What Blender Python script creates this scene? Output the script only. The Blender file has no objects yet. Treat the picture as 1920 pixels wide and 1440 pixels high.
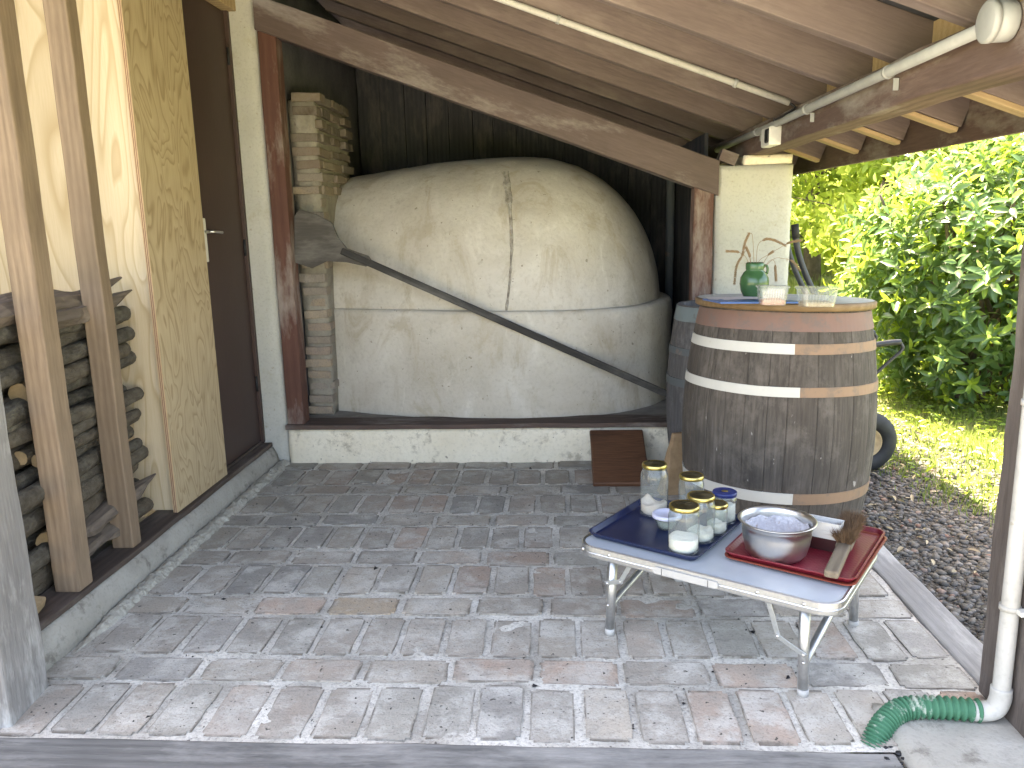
import bpy, bmesh, math, random
import numpy as np
from mathutils import Vector, Matrix, noise as mnoise
random.seed(7); rng = np.random.default_rng(7)
scene = bpy.context.scene
C = scene.collection
# ---------------------------------------------------------------- camera
F, H, CX, CY = 1500.0, 1.55, 960.0, 720.0
def _cam_axes(vpx=1040., vpy=412., roll=0.0105):
    d = np.array([(vpx-CX)/F, -(vpy-CY)/F, -1.]); d /= np.linalg.norm(d)
    up = np.array([-roll, 1., 0.]); z = up - d*np.dot(up, d); z /= np.linalg.norm(z)
    return np.array([np.cross(d, z), d, z])
RW = _cam_axes()
cam_d = bpy.data.cameras.new('camera'); cam = bpy.data.objects.new('camera', cam_d); C.objects.link(cam)
cam_d.sensor_width = 36; cam_d.lens = 36*F/1920; cam_d.clip_end = 500; cam_d.clip_start = .05
m = Matrix(RW.tolist()).to_4x4(); m.translation = (0, 0, H); cam.matrix_world = m
scene.camera = cam
def ray(px, py): return RW @ np.array([(px-CX)/F, -(py-CY)/F, -1.])
def PZ(px, py, z=0.):
    r = ray(px, py); return Vector((np.array([0, 0, H]) + (z-H)/r[2]*r).tolist())
def PY(px, py, y):
    r = ray(px, py); return Vector((np.array([0, 0, H]) + y/r[1]*r).tolist())
# ---------------------------------------------------------------- light
SUN = Vector((-.25, .42, 1.0)).normalized()
world = bpy.data.worlds.new('World'); scene.world = world; world.use_nodes = True
wn = world.node_tree; bg = wn.nodes['Background']
sky = wn.nodes.new('ShaderNodeTexSky'); sky.sky_type = 'NISHITA'; sky.sun_disc = False; sky.air_density = .75; sky.dust_density = 3.5; sky.ozone_density = .6
sky.sun_elevation = math.asin(SUN.z); sky.sun_rotation = math.atan2(SUN.x, SUN.y)
wn.links.new(sky.outputs[0], bg.inputs[0]); bg.inputs[1].default_value = .15
sd = bpy.data.lights.new('sun', 'SUN'); sd.energy = 4.5; sd.angle = math.radians(.53); sd.color = (1, .95, .86)
so = bpy.data.objects.new('sun', sd); C.objects.link(so); so.rotation_euler = SUN.to_track_quat('Z', 'Y').to_euler()
vs = scene.view_settings; vs.view_transform = 'Standard'; vs.look = 'None'; vs.gamma = 1; vs.exposure = 3.65
vs.use_white_balance = True; vs.white_balance_temperature = 8300; vs.white_balance_tint = 10
# ---------------------------------------------------------------- materials
class NB:
    def __init__(s, name, rough=.85, metal=0., spec=.35):
        s.m = bpy.data.materials.new(name); s.m.use_nodes = True; s.t = s.m.node_tree
        s.b = s.t.nodes['Principled BSDF']; s.b.inputs['Roughness'].default_value = rough
        s.b.inputs['Metallic'].default_value = metal; s.b.inputs['Specular IOR Level'].default_value = spec
        s._r = None
    def n(s, k): return s.t.nodes.new('ShaderNode'+k)
    def l(s, a, b): s.t.links.new(a, b)
    def inp(s, sock, v):
        if hasattr(v, 'is_linked'): s.l(v, sock)
        elif isinstance(v, (tuple, list)) and len(v) == 3 and sock.type == 'RGBA': sock.default_value = (*v, 1)
        else: sock.default_value = v
    def obj(s, sc=(1, 1, 1), rnd=True):
        v = s.n('TexCoord').outputs['Object']
        if rnd:
            oi = s.n('ObjectInfo'); ma = s.n('VectorMath'); ma.operation = 'MULTIPLY_ADD'
            cb = s.n('CombineXYZ')
            for i in range(3): s.l(oi.outputs['Random'], cb.inputs[i])
            s.l(cb.outputs[0], ma.inputs[0]); ma.inputs[1].default_value = (37.1, 19.7, 53.3); s.l(v, ma.inputs[2]); v = ma.outputs[0]
        mp = s.n('Mapping'); mp.inputs['Scale'].default_value = sc; s.l(v, mp.inputs[0]); return mp.outputs[0]
    def pos(s, sc=(1, 1, 1)):
        mp = s.n('Mapping'); mp.inputs['Scale'].default_value = sc; s.l(s.n('NewGeometry').outputs['Position'], mp.inputs[0]); return mp.outputs[0]
    def noise(s, v, scale, det=5, rough=.6, dist=0.):
        x = s.n('TexNoise'); s.l(v, x.inputs['Vector']); x.inputs['Scale'].default_value = scale
        x.inputs['Detail'].default_value = det; x.inputs['Roughness'].default_value = rough; x.inputs['Distortion'].default_value = dist
        return x.outputs['Fac']
    def vor(s, v, scale, feat='F1', out='Distance'):
        x = s.n('TexVoronoi'); x.feature = feat; s.l(v, x.inputs['Vector']); x.inputs['Scale'].default_value = scale; return x.outputs[out]
    def wave(s, v, scale, dist, det=3, ds=1., axis='X'):
        x = s.n('TexWave'); x.bands_direction = axis; s.l(v, x.inputs['Vector']); x.inputs['Scale'].default_value = scale
        x.inputs['Distortion'].default_value = dist; x.inputs['Detail'].default_value = det; x.inputs['Detail Scale'].default_value = ds
        return x.outputs['Fac']
    def ramp(s, f, stops, interp='LINEAR'):
        x = s.n('ValToRGB'); x.color_ramp.interpolation = interp; e = x.color_ramp.elements
        while len(e) < len(stops): e.new(.5)
        for i, (p, c) in enumerate(stops):
            e[i].position = p; e[i].color = (*c, 1) if isinstance(c, (tuple, list)) else (c, c, c, 1)
        s.l(f, x.inputs[0]); return x.outputs[0]
    def mix(s, f, a, b, mode='MIX'):
        x = s.n('Mix'); x.data_type = 'RGBA'; x.blend_type = mode
        s.inp(x.inputs[0], f); s.inp(x.inputs[6], a); s.inp(x.inputs[7], b); return x.outputs[2]
    def math(s, op, a, b=0.):
        x = s.n('Math'); x.operation = op; s.inp(x.inputs[0], a); s.inp(x.inputs[1], b); return x.outputs[0]
    def ocol(s): return s.n('ObjectInfo').outputs['Color']
    def orand(s): return s.n('ObjectInfo').outputs['Random']
    def col(s, c): s.inp(s.b.inputs['Base Color'], c); return s
    def rough(s, f): s.inp(s.b.inputs['Roughness'], f); return s
    def bump(s, h, st=.5, d=.01):
        x = s.n('Bump'); x.inputs['Strength'].default_value = st; x.inputs['Distance'].default_value = d
        s.l(h, x.inputs['Height'])
        if s._r: s.l(s._r, x.inputs['Normal'])
        s._r = x.outputs[0]; s.l(s._r, s.b.inputs['Normal']); return s

def st(axis, a, l):   # stretched scale: l along the grain, a across
    v = [a, a, a]; v['XYZ'.index(axis)] = l; return tuple(v)
def wood(name, dark, light, axis='Z', ring=9., dist=5., rough=.75, knots=0., stain=None, stain_amt=.5, bump=.35, fine=1.):
    b = NB(name, rough); v = b.obj()
    mp = b.n('Mapping'); mp.inputs['Scale'].default_value = st(axis, 1, .09); b.l(v, mp.inputs[0]); g = mp.outputs[0]
    w = b.wave(g, ring, dist, 3, 1.6, 'Y' if axis == 'X' else 'X')
    f = b.noise(g, 95*fine, 4, .65)
    big = b.noise(v, 2.2, 4, .6)
    c = b.mix(w, dark, light)
    mid = tuple((a+d)/2 for a, d in zip(dark, light))
    c = b.mix(.55, c, b.ramp(f, [(.3, dark), (.7, light)]))
    c = b.mix(b.ramp(big, [(.35, 0), (.7, .6)]), c, tuple(x*.62 for x in mid))
    c = b.mix(b.math('MULTIPLY', b.orand(), .45), c, tuple(x*.7 for x in mid))
    if knots:
        k = b.vor(v, knots); c = b.mix(b.ramp(k, [(.02, 1), (.10, 0)]), c, tuple(x*.35 for x in dark))
    if stain is not None:
        s2 = b.noise(b.obj(st(axis, 1, .3)), 5., 6, .7)
        c = b.mix(b.ramp(s2, [(.5, 0), (.68, stain_amt)]), c, stain)
    b.col(c); b.bump(f, bump, .003); return b.m
def plaster(name, base, alt, sc=3., grit=60., bump=.5, spots=None, rough=.92, dirt=None):
    b = NB(name, rough, spec=.2); v = b.obj(rnd=False)
    n1 = b.noise(v, sc, 7, .62, .4); n2 = b.noise(v, grit, 4, .6)
    c = b.mix(b.ramp(n1, [(.3, 0), (.7, 1)]), base, alt)
    c = b.mix(b.ramp(n2, [(.25, .35), (.5, 0)]), c, tuple(x*.6 for x in base))
    if dirt is not None: c = b.mix(b.ramp(b.noise(v, sc*2.2, 8, .7), [(.56, 0), (.66, .75)]), c, dirt)
    if spots is not None: c = b.mix(b.ramp(b.noise(v, 26, 3, .5), [(.68, 0), (.73, .8)]), c, spots)
    b.col(c); b.bump(n1, bump*.5, .02); b.bump(n2, bump, .004); return b.m
def plain(name, c, rough=.5, metal=0., spec=.4, nz=.15, sc=30., bump=0.):
    b = NB(name, rough, metal, spec); v = b.obj(); n = b.noise(v, sc, 5, .6)
    b.col(b.mix(b.ramp(n, [(.35, 0), (.75, 1)]), c, tuple(x*(1-nz*1.6) for x in c)))
    b.rough(b.math('ADD', b.math('MULTIPLY', n, .25), rough-.12))
    if bump: b.bump(n, bump, .003)
    return b.m

MT = {}
MT['rafter'] = wood('rafter_wood', (.12, .088, .080), (.25, .195, .18), 'X', 7, 4, .85, stain=(.30, .25, .22), stain_amt=.45)
MT['tail'] = wood('pale_wood_lit_tail', (.30, .20, .10), (.48, .36, .21), 'X', 7, 4, .8)  # pale wood; on the tail strips it paints light from the ground
MT['frame'] = wood('brown_frame_wood', (.075, .051, .048), (.145, .106, .099), 'X', 6, 3, .7, stain=(.34, .31, .29), stain_amt=.55)
MT['framez'] = wood('brown_post_wood', (.085, .032, .024), (.15, .07, .052), 'Z', 6, 3, .7, stain=(.45, .42, .38), stain_amt=.45)
MT['beamy'] = wood('eave_beam_wood', (.085, .05, .04), (.19, .13, .105), 'Y', 6, 3, .85, stain=(.40, .38, .33), stain_amt=.5)
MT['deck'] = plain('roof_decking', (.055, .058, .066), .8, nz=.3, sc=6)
MT['stud'] = wood('stud_wood', (.145, .10, .068), (.28, .205, .14), 'Z', 11, 5, .7, knots=2.3, bump=.2)
MT['greypost'] = wood('grey_post_wood', (.11, .10, .095), (.34, .325, .31), 'Z', 10, 3, .9, stain=(.58, .57, .54), stain_amt=.8, bump=.8)
MT['darkpost'] = wood('dark_post_wood', (.065, .05, .043), (.19, .16, .145), 'Z', 10, 3, .9, stain=(.30, .27, .24), stain_amt=.45, bump=.8)
MT['greybeam'] = wood('grey_plank_wood', (.085, .083, .08), (.19, .185, .178), 'X', 9, 3, .9, stain=(.36, .35, .33), stain_amt=.6, bump=.8)
MT['greybeamy'] = wood('grey_kerb_wood', (.20, .196, .19), (.35, .34, .33), 'Y', 9, 3, .9, stain=(.56, .55, .52), stain_amt=.5, bump=.8)
MT['plate'] = wood('sole_plate_wood', (.05, .036, .03), (.115, .085, .07), 'Y', 8, 3, .8, stain=(.2, .18, .16))
MT['door'] = wood('door_wood', (.05, .028, .024), (.075, .045, .038), 'Z', 5, 2, .5, bump=.15)
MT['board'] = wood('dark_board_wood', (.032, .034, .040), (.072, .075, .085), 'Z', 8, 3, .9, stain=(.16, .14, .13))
MT['sill'] = wood('sill_wood', (.055, .036, .03), (.13, .09, .075), 'X', 8, 3, .85, stain=(.3, .28, .26), stain_amt=.7)
MT['oak'] = wood('oak_disc_wood', (.15, .092, .045), (.25, .165, .09), 'X', 9, 3, .65)
MT['chop'] = wood('chopping_board_wood', (.06, .022, .014), (.22, .105, .055), 'X', 24, 12, .55, bump=.25, stain=(.035, .016, .012), stain_amt=.85)
MT['wheatwood'] = wood('brush_wood', (.12, .092, .065), (.26, .205, .145), 'X', 12, 3, .8)
def plymat(name, dark, light, axis='Z', sc=2.6, dist=2.6):
    b = NB(name, .62); v = b.obj((1, 1, 1)); mp = b.n('Mapping'); mp.inputs['Scale'].default_value = (1, 1, .28); b.l(v, mp.inputs[0])
    n = b.noise(mp.outputs[0], sc, 2, .5, .6)
    r = b.math('FRACT', b.math('MULTIPLY', n, 15.))
    lines = b.ramp(r, [(0., .0), (.62, .25), (.9, 1), (1., .1)])
    f = b.noise(b.obj((1, 1, .05)), 140, 3, .6)
    c = b.mix(lines, light, dark); c = b.mix(b.ramp(f, [(.35, .3), (.6, 0)]), c, dark)
    k = b.vor(b.obj((1, 1, .7)), 2.6); c = b.mix(b.ramp(k, [(.02, .9), (.05, 0)]), c, (.16, .08, .04))
    b.col(c); b.bump(f, .1, .002); return b.m
MT['ply'] = plymat('pale_plywood', (.43, .33, .20), (.57, .475, .335))
MT['ply2'] = plymat('grained_plywood', (.29, .21, .12), (.46, .365, .235), sc=5.5, dist=3)
MT['plyedge_a'] = plain('ply_edge_light', (.50, .36, .22), .8); MT['plyedge_b'] = plain('ply_edge_dark', (.22, .11, .07), .8)
MT['stucco'] = plaster('white_stucco', (.70, .63, .50), (.80, .74, .62), 4, 45, 1.0, spots=(.22, .19, .15), dirt=(.36, .31, .24))
MT['pillar'] = plaster('pillar_plaster', (.41, .405, .365), (.48, .475, .44), 2.5, 70, .5, spots=(.32, .29, .24), dirt=(.38, .36, .29))
def domem():
    b = NB('oven_plaster', .92, spec=.2); v = b.obj(rnd=False)
    n1 = b.noise(v, 1.7, 8, .62, .6); n2 = b.noise(v, 45, 4, .6); n3 = b.noise(b.obj((1, 1, .45), False), 4.5, 8, .68, .8); n4 = b.noise(v, 9, 6, .7)
    c = b.mix(b.ramp(n1, [(.32, 0), (.68, 1)]), (.45, .41, .345), (.585, .555, .50))
    c = b.mix(b.ramp(n3, [(.52, 0), (.62, .65)]), c, (.40, .345, .265)); c = b.mix(b.ramp(n3, [(.33, .55), (.43, 0)]), c, (.66, .63, .57))
    c = b.mix(b.ramp(n4, [(.60, 0), (.70, .5)]), c, (.33, .295, .245)); c = b.mix(b.ramp(n2, [(.25, .3), (.5, 0)]), c, (.28, .255, .21))
    c = b.mix(b.ramp(b.noise(v, 30, 2, .5), [(.72, 0), (.75, .8)]), c, (.24, .21, .17))
    b.col(c); b.bump(n1, .3, .03); b.bump(n4, .35, .012); b.bump(n2, .4, .004); return b.m
MT['dome'] = domem()
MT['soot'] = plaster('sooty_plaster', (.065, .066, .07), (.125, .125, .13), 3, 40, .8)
MT['platform'] = plaster('platform_stone', (.16, .145, .13), (.26, .245, .225), 5, 50, .6)
MT['concrete'] = plaster('grey_concrete', (.29, .275, .24), (.40, .385, .345), 4, 70, .6, dirt=(.15, .135, .115))
MT['beadm'] = plaster('rough_mortar', (.33, .31, .265), (.47, .45, .39), 9, 60, 2., dirt=(.22, .20, .17))
def mortar():
    b = NB('floor_mortar', .95, spec=.15); v = b.pos()
    n = b.noise(v, 3.2, 8, .65); g = b.noise(v, 75, 4, .7)
    c = b.mix(b.ramp(n, [(.38, 0), (.62, 1)]), (.38, .36, .32), (.67, .645, .59))
    c = b.mix(b.ramp(g, [(.33, .7), (.5, 0)]), c, (.20, .185, .17))
    c = b.mix(b.ramp(b.noise(v, 38, 2, .5), [(.70, 0), (.74, .85)]), c, (.09, .08, .075))
    b.col(c); b.bump(g, 1., .006); b.bump(n, .5, .02); return b.m
MT['mortar'] = mortar()
def floorbrick():
    b = NB('floor_brick', .9, spec=.2); v = b.obj(); p = b.pos()
    n = b.noise(v, 9, 7, .65); s = b.noise(b.pos((1, 1, 1)), 5.5, 8, .7); g = b.noise(v, 120, 3, .6)
    c = b.mix(b.ramp(n, [(.3, 0), (.7, .75)]), b.ocol(), (.33, .315, .28))
    c = b.mix(b.ramp(s, [(.46, 0), (.62, .7)]), c, (.56, .54, .495))           # lime bloom
    c = b.mix(b.ramp(b.noise(p, 1.6, 6, .6), [(.50, 0), (.74, .5)]), c, (.25, .235, .21))  # trodden dust
    c = b.mix(b.ramp(g, [(.3, .45), (.46, 0)]), c, (.11, .10, .095))
    c = b.mix(b.ramp(b.noise(p, 42, 2, .5), [(.70, 0), (.735, .9)]), c, (.06, .055, .05))
    sx = b.n('SeparateXYZ'); b.l(b.n('TexCoord').outputs['Generated'], sx.inputs[0])
    ed = b.math('MAXIMUM', b.math('ABSOLUTE', b.math('SUBTRACT', sx.outputs[0], .5)), b.math('ABSOLUTE', b.math('SUBTRACT', sx.outputs[1], .5)))
    gr = b.math('MULTIPLY', b.ramp(ed, [(.44, 0), (.485, 1)]), b.ramp(b.noise(p, 11, 5, .7), [(.42, 0), (.56, .85)]))
    c = b.mix(gr, c, (.13, .11, .09))
    sm = b.noise(b.pos((1, 3.5, 1)), 7, 8, .75, .5); c = b.mix(b.ramp(sm, [(.58, 0), (.68, .55)]), c, (.17, .155, .14))
    b.col(c); b.bump(n, .9, .012); b.bump(g, .6, .003); return b.m
MT['fbrick'] = floorbrick()
def chbrick():
    b = NB('chimney_brick', .95, spec=.15); v = b.obj(); n = b.noise(v, 12, 6, .65); g = b.noise(v, 90, 3, .6)
    c = b.mix(b.ramp(n, [(.35, 0), (.7, .8)]), b.ocol(), (.22, .19, .165)); b.col(b.mix(b.ramp(g, [(.3, .4), (.5, 0)]), c, (.12, .1, .09)))
    b.bump(n, .8, .01); b.bump(g, .5, .003); return b.m
MT['cbrick'] = chbrick()
def barrelwood(name, tint):
    b = NB(name, .85, spec=.25); v = b.obj((1, 1, 1)); mp = b.n('Mapping'); mp.inputs['Scale'].default_value = (1, 1, .06); b.l(v, mp.inputs[0])
    f = b.noise(mp.outputs[0], 60, 5, .7); n = b.noise(b.obj((1, 1, .5)), 5, 6, .65)
    c = b.ramp(f, [(.28, tuple(x*.4 for x in tint)), (.72, tuple(min(1, x*1.75) for x in tint))])
    c = b.mix(b.ramp(n, [(.4, 0), (.68, .7)]), c, tuple(x*.55 for x in tint))
    c = b.mix(b.math('MULTIPLY', b.orand(), .5), c, (tint[0]*.75, tint[1]*.7, tint[2]*.68))
    c = b.mix(b.ramp(b.noise(b.obj((1, 1, .7), False), 9, 8, .72), [(.5, 0), (.66, .55)]), c, tuple(min(1, x*1.9) for x in tint))
    sp = b.noise(b.obj((1, 1, .35)), 42, 3, .5); c = b.mix(b.ramp(sp, [(.715, 0), (.75, .6)]), c, (.42, .40, .37))
    b.col(c); b.bump(f, .6, .004); return b.m
MT['stave'] = barrelwood('barrel_stave', (.078, .068, .06)); MT['stave2'] = barrelwood('barrel_stave_grey', (.105, .103, .107))
def paintm(name, c, under, amt=.6):
    b = NB(name, .7); v = b.obj(rnd=False); n = b.noise(v, 14, 7, .7)
    b.col(b.mix(b.ramp(n, [(amt-.03, 0), (amt+.06, .85)]), b.mix(b.ramp(b.noise(v, 5, 4), [(.3, 0), (.7, .5)]), c, tuple(x*.75 for x in c)), under)); b.bump(n, .3, .003); return b.m
MT['hoopwhite'] = paintm('hoop_white_paint', (.52, .51, .475), (.33, .30, .26), .66)
MT['hooptan'] = paintm('hoop_tan', (.25, .16, .105), (.17, .125, .095), .53)
MT['hoopcopper'] = paintm('hoop_copper', (.19, .115, .095), (.14, .105, .095), .53)
MT['hoopdark'] = paintm('hoop_dark_metal', (.10, .115, .125), (.16, .13, .12), .6)
MT['hoopblue'] = paintm('hoop_blue_grey', (.16, .20, .215), (.12, .12, .12), .6)
MT['disctop'] = plaster('disc_worn_top', (.36, .345, .33), (.52, .51, .50), 6, 50, .25, rough=.6, dirt=(.25, .22, .19))
MT['pvc'] = plain('grey_pvc', (.34, .345, .325), .5, nz=.12, sc=14); MT['pvcdirty'] = plaster('dirty_white_pvc', (.40, .385, .35), (.50, .49, .465), 4, 40, .15, spots=(.36, .32, .26), rough=.5)
MT['black'] = plain('black_rubber', (.018, .019, .021), .65); MT['cable'] = plain('black_cable', (.012, .012, .014), .5)
MT['hose'] = paintm('green_hose', (.045, .165, .095), (.40, .43, .37), .57)
MT['alu'] = plain('brushed_aluminium', (.62, .63, .63), .40, 1., nz=.14, sc=60); MT['steel'] = plain('stainless_steel', (.62, .61, .59), .33, 1., nz=.10, sc=20)
MT['tin'] = plain('bright_tin', (.62, .63, .63), .38, .25, nz=.05)
MT['tinreflection'] = plain('tin_tray_reflection', (.055, .014, .014), .35, nz=.2)  # mirror image of the red tray, painted as a dark red colour
MT['zinc'] = plain('zinc_strap', (.50, .53, .55), .45, 1., nz=.15)
MT['tabletop'] = plain('white_laminate', (.42, .46, .50), .33, nz=.08, sc=8)
MT['greyplastic'] = plain('grey_plastic', (.42, .41, .39), .55, nz=.08); MT['whiteplastic'] = plain('white_plastic', (.66, .65, .60), .5, nz=.1)
MT['bluetray'] = plain('blue_tray', (.004, .013, .062), .3, spec=.5, nz=.25, sc=5)
def redtray():
    b = NB('red_tray', .42, spec=.5); v = b.obj(rnd=False)
    w = b.math('MAXIMUM', b.wave(v, 34, 0, 0, 1, 'DIAGONAL'), b.wave(b.obj((-1, 1, 1), False), 34, 0, 0, 1, 'DIAGONAL'))
    n = b.noise(v, 9, 4); b.col(b.mix(n, (.15, .009, .02), (.21, .014, .027))); b.bump(w, .3, .0015); return b.m
MT['redtray'] = redtray(); MT['browntray'] = plain('brown_red_tray', (.25, .05, .03), .45, nz=.2)
MT['gold'] = plain('gold_lid_rim', (.62, .50, .18), .3, 1., nz=.1); MT['lidtop'] = plain('dark_gold_lid', (.20, .17, .09), .3, .9, nz=.2, sc=12)
MT['bluelid'] = plain('blue_lid', (.012, .025, .13), .35); MT['lilac'] = plain('lilac_plastic', (.50, .52, .66), .45, nz=.05)
MT['flour'] = plaster('flour', (.74, .69, .60), (.82, .79, .72), 14, 90, .4); MT['bran'] = plaster('pinkish_flour', (.60, .48, .40), (.72, .62, .54), 14, 90, .5)
MT['grain'] = plaster('red_grain', (.34, .16, .12), (.46, .25, .19), 40, 160, .8); MT['oats'] = plaster('pale_flakes', (.40, .31, .20), (.62, .52, .38), 50, 120, .9)
MT['dough'] = plaster('floury_residue', (.40, .385, .41), (.68, .67, .69), 26, 60, .8, dirt=(.33, .24, .17))
def thinglass(name, tint=(.93, .97, .96), gl=.9, rough=.02, body=0., bodyc=(.8, .85, .85)):
    m_ = bpy.data.materials.new(name); m_.use_nodes = True; t = m_.node_tree; t.nodes.clear()
    o = t.nodes.new('ShaderNodeOutputMaterial'); tr = t.nodes.new('ShaderNodeBsdfTransparent'); tr.inputs[0].default_value = (*tint, 1)
    g = t.nodes.new('ShaderNodeBsdfGlossy'); g.inputs['Roughness'].default_value = rough
    fw = t.nodes.new('ShaderNodeLayerWeight'); fw.inputs[0].default_value = .5; fr = t.nodes.new('ShaderNodeMath'); fr.operation = 'POWER'; fr.inputs[1].default_value = 3.; t.links.new(fw.outputs['Facing'], fr.inputs[0])
    mu = t.nodes.new('ShaderNodeMath'); mu.operation = 'MULTIPLY_ADD'; mu.inputs[1].default_value = gl; mu.inputs[2].default_value = .045
    mx = t.nodes.new('ShaderNodeMixShader'); t.links.new(fr.outputs[0], mu.inputs[0]); t.links.new(mu.outputs[0], mx.inputs[0])
    a = tr
    if body:
        df = t.nodes.new('ShaderNodeBsdfDiffuse'); df.inputs[0].default_value = (*bodyc, 1); tl = t.nodes.new('ShaderNodeBsdfTranslucent'); tl.inputs[0].default_value = (*bodyc, 1)
        ad = t.nodes.new('ShaderNodeMixShader'); ad.inputs[0].default_value = .5; t.links.new(df.outputs[0], ad.inputs[1]); t.links.new(tl.outputs[0], ad.inputs[2])
        a = t.nodes.new('ShaderNodeMixShader'); a.inputs[0].default_value = body; t.links.new(tr.outputs[0], a.inputs[1]); t.links.new(ad.outputs[0], a.inputs[2])
    t.links.new(a.outputs[0], mx.inputs[1]); t.links.new(g.outputs[0], mx.inputs[2]); t.links.new(mx.outputs[0], o.inputs[0]); return m_
MT['glass'] = thinglass('jar_glass', (.90, .94, .93), .95, .03, .11); MT['clearplastic'] = thinglass('clear_plastic', (.95, .96, .95), .8, .12, .2, (.75, .78, .75))
def vasem():
    b = NB('green_glaze', .18, spec=.6); v = b.obj(rnd=False); n = b.noise(v, 14, 5)
    b.col(b.mix(n, (.022, .078, .032), (.065, .16, .065))); return b.m
MT['vase'] = vasem()
MT['straw'] = plain('dry_wheat', (.27, .18, .105), .8, nz=.25); MT['hair'] = plain('brown_bristle', (.17, .10, .055), .8, nz=.3)
MT['kraft'] = plain('kraft_paper', (.36, .24, .14), .8, nz=.15, bump=.3); MT['paper'] = plain('pale_print_paper', (.62, .56, .56), .6, nz=.12, sc=12)
MT['folder'] = plain('blue_folder', (.05, .12, .32), .4)
def bark():
    b = NB('log_bark', .95, spec=.15); v = b.obj(); n = b.noise(v, 16, 7, .65); g = b.noise(b.obj((1, .25, 1)), 60, 4, .7)
    c = b.mix(b.ramp(n, [(.35, 0), (.68, 1)]), (.065, .058, .047), (.165, .152, .125)); c = b.mix(b.ramp(g, [(.3, .6), (.55, 0)]), c, (.05, .042, .035))
    c = b.mix(b.math('MULTIPLY', b.orand(), .5), c, (.15, .115, .08))
    b.col(c); b.bump(n, 1., .02); b.bump(g, 1., .010); return b.m
MT['bark'] = bark(); MT['cutwood'] = plain('cut_log_end', (.36, .26, .15), .85, nz=.3, sc=14); MT['dead'] = wood('split_log_wood', (.08, .06, .05), (.24, .195, .155), 'Y', 14, 6, .95, bump=1.)
MT['rim'] = plain('beige_wheel_rim', (.50, .36, .20), .6, nz=.2)
def leafm(name, dark, light, trans, rough=.32, mixf=.42, spec=.5):
    b = NB(name, rough, spec=spec); oi = b.n('NewGeometry').outputs['Random Per Island']
    c = b.mix(oi, dark, light); b.col(c)
    tl = b.n('BsdfTranslucent'); b.l(b.mix(oi, tuple(x*.75 for x in trans), trans), tl.inputs[0]); mx = b.n('MixShader'); mx.inputs[0].default_value = mixf
    b.l(b.b.outputs[0], mx.inputs[1]); b.l(tl.outputs[0], mx.inputs[2]); b.l(mx.outputs[0], b.t.nodes['Material Output'].inputs[0]); return b.m
MT['laurel'] = leafm('laurel_leaf', (.04, .09, .035), (.085, .16, .06), (.27, .42, .10), .3, .38)
MT['laurelyoung'] = leafm('young_laurel_leaf', (.11, .20, .03), (.20, .30, .05), (.48, .60, .07), .35, .5)
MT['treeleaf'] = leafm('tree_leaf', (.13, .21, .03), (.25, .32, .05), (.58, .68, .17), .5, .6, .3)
MT['treeleaf2'] = leafm('darker_tree_leaf', (.09, .17, .03), (.18, .26, .045), (.48, .60, .15), .5, .6, .3)  # darker green than the other tree leaves
MT['grass'] = leafm('grass_blade', (.10, .17, .03), (.22, .25, .08), (.26, .34, .09), .5, .4, .3)
MT['litter'] = leafm('fallen_leaf', (.22, .17, .10), (.42, .36, .24), (.25, .20, .10), .5, .2, .4)
MT['trunk'] = plain('tree_bark', (.11, .085, .06), .9, nz=.3, sc=10, bump=.8)
def groundm():
    b = NB('ground_soil', .95, spec=.15); v = b.pos(); n = b.noise(v, .8, 8, .65); g = b.noise(v, 18, 6, .7)
    c = b.mix(b.ramp(g, [(.35, 0), (.65, 1)]), (.11, .15, .04), (.24, .26, .09)); c = b.mix(b.ramp(n, [(.5, 0), (.66, .7)]), c, (.25, .21, .14))
    b.col(c); b.bump(g, 1., .03); return b.m
MT['ground'] = groundm()
def gravelm():
    b = NB('gravel_bed', .95, spec=.2); v = b.pos(); k = b.vor(v, 55); kc = b.vor(v, 55, out='Color'); n = b.noise(v, 3, 6)
    c = b.mix(b.n('SeparateColor').outputs[0] if False else n, (.06, .055, .048), (.11, .10, .09)); c = b.mix(b.ramp(k, [(.3, 0), (.6, .6)]), c, (.07, .062, .052)); b.col(c)
    b.bump(k, 1., .02); return b.m
MT['gravel'] = gravelm()
def pebblem():
    b = NB('pebble', .8, spec=.3); r = b.n('NewGeometry').outputs['Random Per Island']
    b.col(b.ramp(r, [(0, (.045, .043, .038)), (.35, (.095, .09, .082)), (.6, (.135, .12, .10)), (.8, (.075, .073, .073)), (.93, (.22, .20, .175)), (1., (.16, .09, .065))])); return b.m
MT['pebble'] = pebblem()
def forecourt():
    b = NB('forecourt_gravel', .95, spec=.15); v = b.pos(); g = b.noise(v, 60, 5, .7); c = b.mix(b.ramp(g, [(.3, 0), (.7, 1)]), (.30, .285, .255), (.50, .48, .44)); b.col(c); b.bump(g, 1., .01); return b.m
MT['forecourt'] = forecourt()

# ---------------------------------------------------------------- mesh helpers
def tag(o, label=None, cat=None, group=None, kind=None):
    if label: o['label'] = label
    if cat: o['category'] = cat
    if group: o['group'] = group
    if kind: o['kind'] = kind
    return o
def empty(name, loc, label=None, cat=None, group=None, rot=(0, 0, 0)):
    o = bpy.data.objects.new(name, None); o.location = loc; o.rotation_euler = rot; o.empty_display_size = .1; C.objects.link(o)
    return tag(o, label, cat, group)
def link(name, me, mat, parent=None, loc=(0, 0, 0), rot=(0, 0, 0), scale=(1, 1, 1), smooth=False):
    o = bpy.data.objects.new(name, me); C.objects.link(o); o.location = loc; o.rotation_euler = rot; o.scale = scale
    if mat is not None and not me.materials:
        for k in (mat if isinstance(mat, (list, tuple)) else [mat]): me.materials.append(MT[k])
    if parent: o.parent = parent
    if smooth:
        me.polygons.foreach_set('use_smooth', [True]*len(me.polygons))
    return o
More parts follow.
